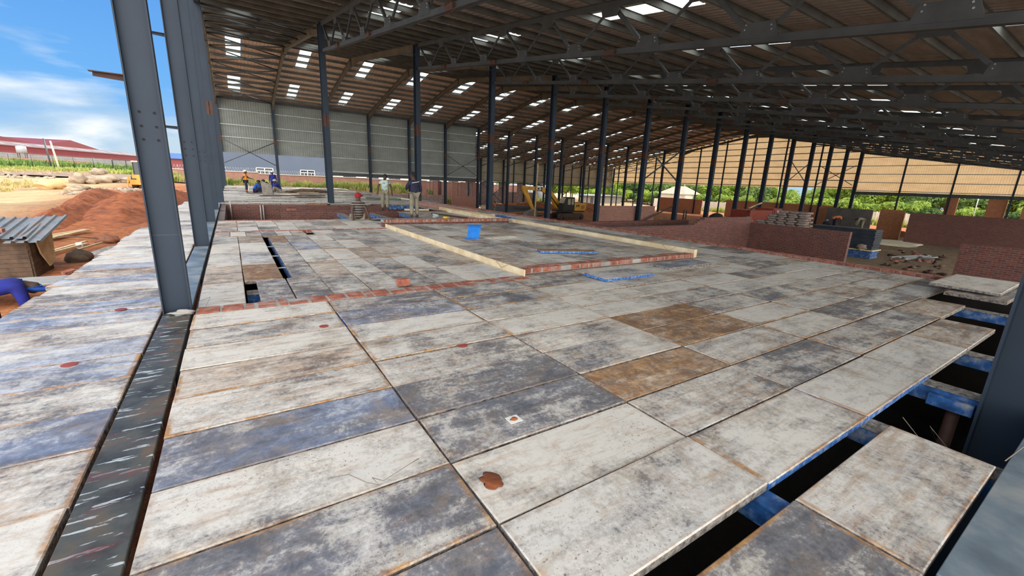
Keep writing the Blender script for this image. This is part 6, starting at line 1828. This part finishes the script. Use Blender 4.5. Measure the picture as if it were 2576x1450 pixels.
for i, (x, y) in enumerate(((-4.6, 14.5), (-5.0, 15.3), (-4.95, 15.36))):
    if i == 2: continue
    z = -0.16 + (y - 14.0) * 0.113 + 0.045
    tag((MB().box(x - 0.12, y - 0.09, z, x + 0.12, y + 0.09, z + 0.08) if i == 0 else MB().blob((x, y, z + 0.06), (0.14, 0.1, 0.07), 3, 0.2)).build('roof_weight', 'brick_clay' if i == 0 else 'rock'), ('red brick' if i == 0 else 'tan stone') + ' weighing down the tin roof', 'brick' if i == 0 else 'stone')
m_ = MB()
prof = corrugate(0, 1.15, 0.19, 0.035)
a = m_.add([(-4.9, 12.9 - x, -0.86 - 0.05 * x + dz) for x, dz in prof]); b = m_.add([(-2.75, 12.5 - x * 0.55, -0.80 + dz) for x, dz in prof])
for k in range(len(prof) - 1):
    m_.face([a + k, a + k + 1, b + k + 1, b + k])
tag(m_.build('tin_sheet', 'tin'), 'loose grey corrugated sheet lying between the shack and the deck', 'sheet')
rk = random.Random(3)
for i in range(34):
    if i < 14:
        x, y = rk.uniform(-4.9, -4.2), rk.uniform(12.95, 13.8)
    else:
        x, y = rk.uniform(-3.7, -2.5), rk.uniform(11.9, 14.6)
    o = MB().box(-0.11, -0.055, -0.037, 0.11, 0.055, 0.037).build('broken_brick', 'brick_clay')
    o.location = (x, y, ground_z(x, y) + 0.06 + (0.1 if i % 3 == 0 else 0)); o.rotation_euler = (rk.uniform(-.3, .3), rk.uniform(-.3, .3), rk.uniform(0, 3))
    tag(o, 'broken red brick in the rubble between the shack and the deck', 'brick', 'broken bricks beside the shack')
for i, (a, b, w) in enumerate((((-5.75, 20.8), (-5.0, 23.2), 0.12), ((-5.6, 20.7), (-4.85, 23.0), 0.12), ((-5.45, 20.6), (-4.9, 22.9), 0.1), ((-4.75, 17.6), (-4.35, 20.0), 0.1), ((-4.6, 17.5), (-4.25, 19.6), 0.08), ((-4.1, 17.8), (-3.9, 19.8), 0.05))):
    z0, z1 = ground_z(*a) + 0.1, ground_z(*b) + 0.12
    tag(MB().bar((a[0], a[1], z0), (b[0], b[1], z1), w, 0.05).build('timber_plank', 'wood_pale'), 'pale timber plank on the red soil, %s away from the tin-roofed shack' % ORD[6 - i], 'plank')
tag(MB().disc((-4.35, 19.2, ground_z(-4.35, 19.2) + 0.1), 0.09, (0, 0.3, 1), 0.18, 12).build('paint_tin', 'white'), 'white paint tin among the loose planks', 'tin')
tag(MB().tube([(-6.2, 20.6, -1.05), (-4.9, 21.2, -0.98), (-3.9, 20.2, -0.98)], 0.025, 6).build('hose', 'wood_dark'), 'dark hose lying across the red soil', 'hose')
# debris on the far deck
for i in range(18):
    x, y = rk.uniform(0.6, 9.5), 30 + i * 0.88
    ln = rk.uniform(0.8, 2.6); a = rk.uniform(-0.4, 0.4)
    o = MB().bar((x - ln / 2, y - a, 0.075), (x + ln / 2, y + a, 0.09), rk.uniform(0.12, 0.5), 0.04).build('loose_board', rk.choice(['wood_grey', 'wood_board', 'wood_dark']))
    tag(o, 'weathered loose board lying on the far deck, %s behind the pit wall' % ORD[i + 1], 'board', 'loose boards on the far deck')
tag(MB().blob((5.4, 40.5, 0.03), (1.6, 1.1, 0.28), 14, 0.35, 20, 8, flat=0.03).build('plank_heap', 'wood_dark'), 'dark heap of planks and debris on the far deck', 'heap')
t_ = MB().prism([(1.75, 33.2, 0.05), (2.35, 33.0, 0.05), (2.3, 33.2, 0.75), (1.7, 33.5, 1.0)], (0.06, 0.5, 0)).build('upright_board', 'wood_grey')
tag(t_, 'large grey weathered board propped upright in front of the crouching men', 'board')
tag(MB().bar((1.2, 42, 0.0), (1.2, 42, 0.95), 0.05, 0.05).build('marker_post', 'coping'), 'thin pale stake standing beside the orange-clad worker', 'stake')

# ------------------------------------------------------------------ people
def skinned(name, nodes, edges, radii, mi, parent, root, lv=1):
    idx = {k: i for i, k in enumerate(nodes)}
    me = D.meshes.new(name)
    me.from_pydata([tuple(v) for v in nodes.values()], [(idx[a], idx[b]) for a, b in edges], [])
    o = D.objects.new(name, me)
    COL.objects.link(o)
    md = o.modifiers.new('skin', 'SKIN'); md.use_smooth_shade = True; md.branch_smoothing = 0.4
    for k, i in idx.items():
        r = radii[k]
        me.skin_vertices[0].data[i].radius = (r, r) if not isinstance(r, tuple) else r
        me.skin_vertices[0].data[i].use_root = (k == root)
    s = o.modifiers.new('sub', 'SUBSURF'); s.levels = lv; s.render_levels = lv
    dg = bpy.context.evaluated_depsgraph_get()
    m2 = D.meshes.new_from_object(o.evaluated_get(dg))
    D.objects.remove(o)
    m2.materials.clear(); m2.materials.append(M[mi])
    m2.polygons.foreach_set('use_smooth', [True] * len(m2.polygons))
    o2 = D.objects.new(name, m2)
    COL.objects.link(o2)
    o2.parent = parent
    return o2
BASE = dict(pelvis=(0, 0, .95), waist=(0, 0, 1.1), chest=(0, 0.0, 1.30), neckb=(0, -.01, 1.46), jaw=(0, .03, 1.545), face=(0, .025, 1.62), crown=(0, .005, 1.70),
            shl=(-.185, 0, 1.375), ell=(-.24, -.02, 1.11), wrl=(-.26, .05, .87), shr=(.185, 0, 1.375), elr=(.24, -.02, 1.11), wrr=(.26, .05, .87),
            hil=(-.095, 0, .91), knl=(-.11, .03, .50), anl=(-.11, -.01, .09), tol=(-.125, .15, .035), hir=(.095, 0, .91), knr=(.11, .03, .50), anr=(.11, -.01, .09), tor=(.125, .15, .035))
def person(label, loc, heading, pose=None, scale=1.0, top='tee', legs='khaki', head='hair', sleeves='short', extras=(), shoe='shoe', name='person'):
    J = {k: Vector(v) for k, v in BASE.items()}
    for k, v in (pose or {}).items():
        J[k] = Vector(v)
    t_ = thing(name, label, 'person', loc)
    t_.rotation_euler = (0, 0, heading); t_.scale = (scale,) * 3
    nodes = dict(J); rad = dict(pelvis=.12, waist=.11, chest=(.14, .10), neckb=.068, jaw=.078, face=.108, crown=.088, shl=.066, ell=.05, wrl=.035, shr=.066, elr=.05, wrr=.035,
                                hil=.085, knl=.058, anl=.042, tol=.035, hir=.085, knr=.058, anr=.042, tor=.035)
    edges = [('pelvis', 'waist'), ('waist', 'chest'), ('chest', 'neckb'), ('neckb', 'jaw'), ('jaw', 'face'), ('face', 'crown'), ('chest', 'shl'), ('shl', 'ell'), ('ell', 'wrl'), ('chest', 'shr'), ('shr', 'elr'), ('elr', 'wrr'),
             ('pelvis', 'hil'), ('hil', 'knl'), ('knl', 'anl'), ('anl', 'tol'), ('pelvis', 'hir'), ('hir', 'knr'), ('knr', 'anr'), ('anr', 'tor')]
    for s in 'lr':
        w, e_ = J['wr' + s], J['el' + s]
        d = (w - e_).normalized()
        side, up = frame_from(d, Vector((0, 1, 0)))
        pm = w + d * 0.07
        nodes['pm' + s] = pm; rad['pm' + s] = (.036, .022); edges.append(('wr' + s, 'pm' + s))
        for q, (o_, l1, l2) in enumerate(((-.03, .035, .03), (-.01, .042, .035), (.01, .04, .033), (.03, .03, .025))):
            a = pm + side * o_ + d * l1; b = a + d * l2 - up * .012
            nodes['f%s%da' % (s, q)] = a; nodes['f%s%db' % (s, q)] = b; rad['f%s%da' % (s, q)] = .0095; rad['f%s%db' % (s, q)] = .008
            edges += [('pm' + s, 'f%s%da' % (s, q)), ('f%s%da' % (s, q), 'f%s%db' % (s, q))]
        a = w + d * .035 + side * .045; b = a + d * .035 + side * .012
        nodes['t%sa' % s] = a; nodes['t%sb' % s] = b; rad['t%sa' % s] = .011; rad['t%sb' % s] = .009
        edges += [('wr' + s, 't%sa' % s), ('t%sa' % s, 't%sb' % s)]
    body = skinned('body', nodes, edges, rad, 'skin', t_, 'pelvis')
    fd = (J['face'] - J['crown']).normalized() if False else None
    # facial features follow the head direction
    upv = (J['crown'] - J['jaw']).normalized()
    fw = J['jaw'] - J['neckb']; fw = (fw - upv * fw.dot(upv))
    fw = fw.normalized() if fw.length > 0.01 else Vector((0, 1, 0))
    sd = fw.cross(upv).normalized()
    c = J['face']
    m_ = MB()
    m_.blob(c + fw * 0.100 - upv * 0.012, (.014, .016, .02), 1, 0.05, 8, 6)
    for s in (-1, 1):
        m_.blob(c + sd * s * 0.098 - upv * 0.005, (.012, .02, .028), 1, 0.05, 8, 6)
    m_.blob(c + fw * 0.088 - upv * 0.05, (.026, .014, .010), 1, 0.05, 8, 6)
    def loc_build(mm, nm, mi, par):
        o = mm.build(nm, mi); o.parent = par; return o
    loc_build(m_, 'facial_features', 'skin', body)
    m_ = MB()
    for s in (-1, 1):
        m_.blob(c + fw * 0.092 + sd * s * 0.033 + upv * 0.012, (.011, .008, .007), 1, 0.0, 8, 6)
    loc_build(m_, 'eyes', 'white', body)
    def cap_shell(r, z0, nm, mi, brim=None, brimdir=None):
        mm = MB(); nu = 18; rings = []
        for j in range(7):
            th = z0 * j / 6
            ring = []
            for i in range(nu):
                a = 2 * PI * i / nu
                ring.append(c + upv * (0.012 + r * 1.08 * math.cos(th)) + (sd * math.cos(a) + fw * math.sin(a) * 1.1) * r * math.sin(th) - fw * 0.008)
            rings.append(mm.add(ring))
        for a, b in zip(rings, rings[1:]):
            for i in range(nu):
                mm.face([a + i, a + (i + 1) % nu, b + (i + 1) % nu, b + i], 0, True)
        o = loc_build(mm, nm, mi, t_)
        if brim:
            bm_ = MB(); bd = (brimdir or fw)
            b2 = bd.cross(upv).normalized()
            base = c + upv * (0.012 + r * 1.08 * math.cos(z0)) - fw * 0.008
            pts = [base + b2 * r * 0.8 + bd * r * 0.55, base + b2 * r * 0.6 + bd * (r + brim), base - b2 * r * 0.6 + bd * (r + brim), base - b2 * r * 0.8 + bd * r * 0.55]
            bm_.prism(pts, upv * 0.008)
            x = loc_build(bm_, 'brim', mi, o)
        return o
    if head == 'hair':
        cap_shell(0.108, 1.75, 'hair', 'hair')
    elif head == 'helmet':
        cap_shell(0.108, 1.9, 'hair', 'hair')
        cap_shell(0.128, 1.55, 'helmet', 'white', brim=0.035)
    elif head == 'red_cap':
        cap_shell(0.118, 1.6, 'cap', 'red_cloth', brim=0.075, brimdir=(fw + sd * 1.2).normalized())
    elif head == 'blue_cap':
        cap_shell(0.13, 2.2, 'cap', 'blue_cloth', brim=0.03)
    elif head == 'grey_cap':
        cap_shell(0.118, 1.6, 'cap', 'tank_grey', brim=0.06)
    elif head == 'red_helmet':
        cap_shell(0.125, 1.55, 'helmet', 'red_cloth', brim=0.03)
    # shirt
    n2 = {k: J[k] for k in ('waist', 'chest', 'shl', 'shr')}
    n2['hem'] = J['pelvis'] + (J['waist'] - J['pelvis']) * (-0.55 if sleeves == 'short' else -0.2)
    n2['pel'] = J['pelvis'].lerp(J['waist'], 0.35)
    n2['collar'] = J['chest'].lerp(J['neckb'], 0.85)
    r2 = dict(hem=(.19, .15), pel=(.185, .148), waist=(.178, .14), chest=(.235, .155), shl=.10, shr=.10, collar=.12)
    e2 = [('hem', 'pel'), ('pel', 'waist'), ('waist', 'chest'), ('chest', 'shl'), ('chest', 'shr'), ('chest', 'collar')]
    for s in 'lr':
        if sleeves == 'short':
            n2['slv' + s] = J['sh' + s].lerp(J['el' + s], 0.62); r2['slv' + s] = .08
            e2.append(('sh' + s, 'slv' + s))
        else:
            n2['el' + s] = J['el' + s]; n2['cuf' + s] = J['el' + s].lerp(J['wr' + s], 0.9)
            r2['el' + s] = .066; r2['cuf' + s] = .052
            e2 += [('sh' + s, 'el' + s), ('el' + s, 'cuf' + s)]
    skinned('shirt' if sleeves == 'short' else 'jacket', n2, e2, r2, top, t_, 'chest')
    n3 = {k: J[k] for k in ('hil', 'knl', 'hir', 'knr')}
    n3['pel'] = J['pelvis'].lerp(J['waist'], 0.1)
    r3 = dict(pel=(.165, .135), hil=.112, knl=.088, hir=.112, knr=.088)
    e3 = [('pel', 'hil'), ('hil', 'knl'), ('pel', 'hir'), ('hir', 'knr')]
    for s in 'lr':
        n3['cf' + s] = J['kn' + s].lerp(J['an' + s], 0.92); r3['cf' + s] = .072
        e3.append(('kn' + s, 'cf' + s))
    skinned('trousers', n3, e3, r3, legs, t_, 'pel')
    for s in 'lr':
        an, to = J['an' + s], J['to' + s]
        d = (to - an)
        skinned('shoe', {'a': an - Vector((0, 0, .02)), 'h': an + Vector((0, -.03 if d.y >= 0 else .03, -.055)), 't': to + Vector((0, 0, .0))}, [('a', 'h'), ('h', 't')], {'a': .05, 'h': .045, 't': .04}, shoe, t_, 'h')
    for kind in extras:
        if kind == 'back_stripe':
            mm = MB(); ch = J['chest']
            mm.hexa([ch + Vector(v) for v in ((-.16, -.135, .03), (.15, -.135, .085), (.15, -.12, .085), (-.16, -.12, .03), (-.16, -.135, .05), (.15, -.135, .105), (.15, -.12, .105), (-.16, -.12, .05))])
            loc_build(mm, 'reflective_stripe', 'reflect', t_)
        if kind == 'leg_bands':
            for s in 'lr':
                skinned('trouser_band', {'a': J['kn' + s].lerp(J['an' + s], 0.45), 'b': J['kn' + s].lerp(J['an' + s], 0.85)}, [('a', 'b')], {'a': .08, 'b': .075}, 'orange_cloth', t_, 'a')
        if kind == 'sleeve_band':
            for s in 'lr':
                a = J['el' + s].lerp(J['wr' + s], 0.2)
                skinned('sleeve_band', {'a': a, 'b': a + (J['wr' + s] - J['el' + s]) * 0.12}, [('a', 'b')], {'a': .066, 'b': .064}, 'reflect', t_, 'a')
    return t_
# man in the stained t-shirt, facing the viewer and looking down
person('standing man in a stained pale green t-shirt looking down at the pit', (6.1, 20.42, 0.0), PI - 0.35, dict(jaw=(-.02, .06, 1.52), face=(-.03, .08, 1.60), crown=(-.03, .045, 1.685), neckb=(0, .0, 1.46), wrl=(-.33, .04, .86), ell=(-.29, -.03, 1.14), elr=(.3, -.03, 1.14), wrr=(.33, .07, .87),
       anl=(-.1, .05, .09), tol=(-.12, .2, .035), anr=(.13, -.06, .09), tor=(.18, .08, .035)), 0.98, 'tee', 'khaki', 'hair')
person('standing man in a dark navy jacket with a white stripe across the back', (6.05, 16.38, 0.0), 0.12, dict(jaw=(-.055, .035, 1.55), face=(-.055, .02, 1.63), crown=(-.03, .0, 1.71), chest=(0, -.01, 1.3), ell=(-.27, .1, 1.15), wrl=(-.2, .24, 1.1), elr=(.27, -.03, 1.15), wrr=(.29, .06, .93),
       anl=(-.13, -.04, .09), tol=(-.16, .1, .035), anr=(.12, .0, .09), tor=(.14, .15, .035)), 1.02, 'navy', 'khaki', 'hair', 'long', ('back_stripe',))
seat_pose = dict(pelvis=(0, 0, .11), waist=(0, -.04, .27), chest=(0, -.09, .50), neckb=(.01, -.08, .66), jaw=(.02, -.02, .73), face=(.02, -.03, .80), crown=(.02, -.055, .88),
                 shl=(-.17, -.1, .555), ell=(-.245, -.17, .32), wrl=(-.25, -.25, .09), shr=(.17, -.1, .555), elr=(.25, -.16, .33), wrr=(.32, -.22, .09),
                 hil=(-.08, .04, .10), knl=(-.1, .46, .12), anl=(-.1, .5, -.30), tol=(-.1, .64, -.36), hir=(.08, .04, .10), knr=(.1, .46, .12), anr=(.1, .5, -.30), tor=(.1, .64, -.36))
person('seated man in a red cap and striped shirt with his back to the viewer', (3.78, 16.02, 0.0), 0.05, seat_pose, 1.04, 'striped', 'label_yellow' if False else 'khaki', 'red_cap')
# far deck crew
person('standing worker in orange top, navy trousers and white helmet, pointing', (0.95, 37.2, 0.02), -PI / 2 - 0.15, dict(ell=(-.22, .18, 1.15), wrl=(-.18, .42, 1.1), elr=(.24, -.14, 1.15), wrr=(.2, -.24, .95), face=(0, .045, 1.61), jaw=(0, .06, 1.53)), 0.95, 'orange_cloth', 'navy', 'helmet', 'short', ('leg_bands',))
person('standing worker in blue overalls and white helmet behind the crouching men', (3.0, 41.2, 0.02), PI - 0.2, dict(jaw=(0, .06, 1.52), face=(0, .08, 1.60), crown=(0, .05, 1.68)), 0.98, 'royal', 'royal', 'helmet', 'long', ('sleeve_band',))
crouch = dict(pelvis=(0, -.05, .16), waist=(0, 0, .32), chest=(0, .1, .50), neckb=(0, .16, .64), jaw=(0, .24, .68), face=(0, .25, .75), crown=(0, .22, .83),
              shl=(-.18, .12, .60), ell=(-.22, .3, .42), wrl=(-.12, .48, .38), shr=(.18, .12, .60), elr=(.22, .3, .42), wrr=(.12, .48, .38),
              hil=(-.1, 0, .15), knl=(-.2, .36, .42), anl=(-.16, .38, .08), tol=(-.16, .52, .03), hir=(.1, 0, .15), knr=(.2, .36, .42), anr=(.16, .38, .08), tor=(.16, .52, .03))
person('crouching worker in bright blue overalls left of the propped grey board', (1.55, 38.3, 0.02), -PI / 2, crouch, 1.1, 'blue_cloth', 'navy', 'hair', 'long', ('sleeve_band',))
person('dark-clad worker crouching behind the bright blue one', (1.95, 39.6, 0.02), -PI / 2 - 0.5, crouch, 1.15, 'black', 'navy', 'hair', 'long')
person('worker in royal blue and grey cap sitting right of the propped grey board', (3.25, 39.2, 0.02), PI / 2 + 0.1, crouch, 1.2, 'royal', 'khaki', 'grey_cap', 'long')
person('worker bent low between the crouching men, in royal blue', (2.65, 40.0, 0.02), PI / 2 - 0.3, crouch, 0.95, 'royal', 'navy', 'hair', 'long')
bend = dict(pelvis=(0, -.12, .92), waist=(0, .03, 1.02), chest=(0, .25, 1.07), neckb=(0, .37, 1.06), jaw=(0, .43, 1.02), face=(0, .48, .98), crown=(0, .55, .955),
            shl=(-.18, .33, 1.05), ell=(-.2, .36, .76), wrl=(-.15, .42, .5), shr=(.18, .33, 1.05), elr=(.2, .36, .76), wrr=(.15, .42, .5))
person('man in blue overalls and blue cap bending beside the outer walkway', (-3.1, 8.9, -1.3), -PI / 2 + 0.35, dict(bend, wrl=(-.12, .40, .5), wrr=(.12, .40, .5)), 1.0, 'royal', 'navy', 'blue_cap', 'long')
person('worker in a coral orange vest bending beside the excavator', (34.1, 43.3, GZ), 0.4, bend, 1.05, 'coral_cloth', 'navy', 'hair')
person('worker in a coral orange shirt bending in front of the dark plastered wall', (57.3, 20.5, -2.09), -2.4, bend, 1.35, 'coral_cloth', 'navy', 'hair', 'short', ('leg_bands',))
person('worker in khaki bending at the right of the dark plastered wall', (57.3, 17.9, -2.09), 0.6, bend, 1.35, 'khaki', 'khaki', 'hair', 'long')
person('dark-clad worker crouching left of the coral-shirted plasterer', (57.2, 21.4, -2.09), -2.0, crouch, 1.2, 'navy', 'navy', 'grey_cap', 'long')
person('worker with a red helmet standing far off by the end wall gap', (76.0, 61.3, GZ), PI, None, 1.1, 'navy', 'navy', 'red_helmet', 'long')
person('worker in orange beside a rear column left of the excavator', (32.9, 55.2, GZ), PI + 0.4, None, 1.0, 'coral_cloth', 'khaki', 'hair', 'short')
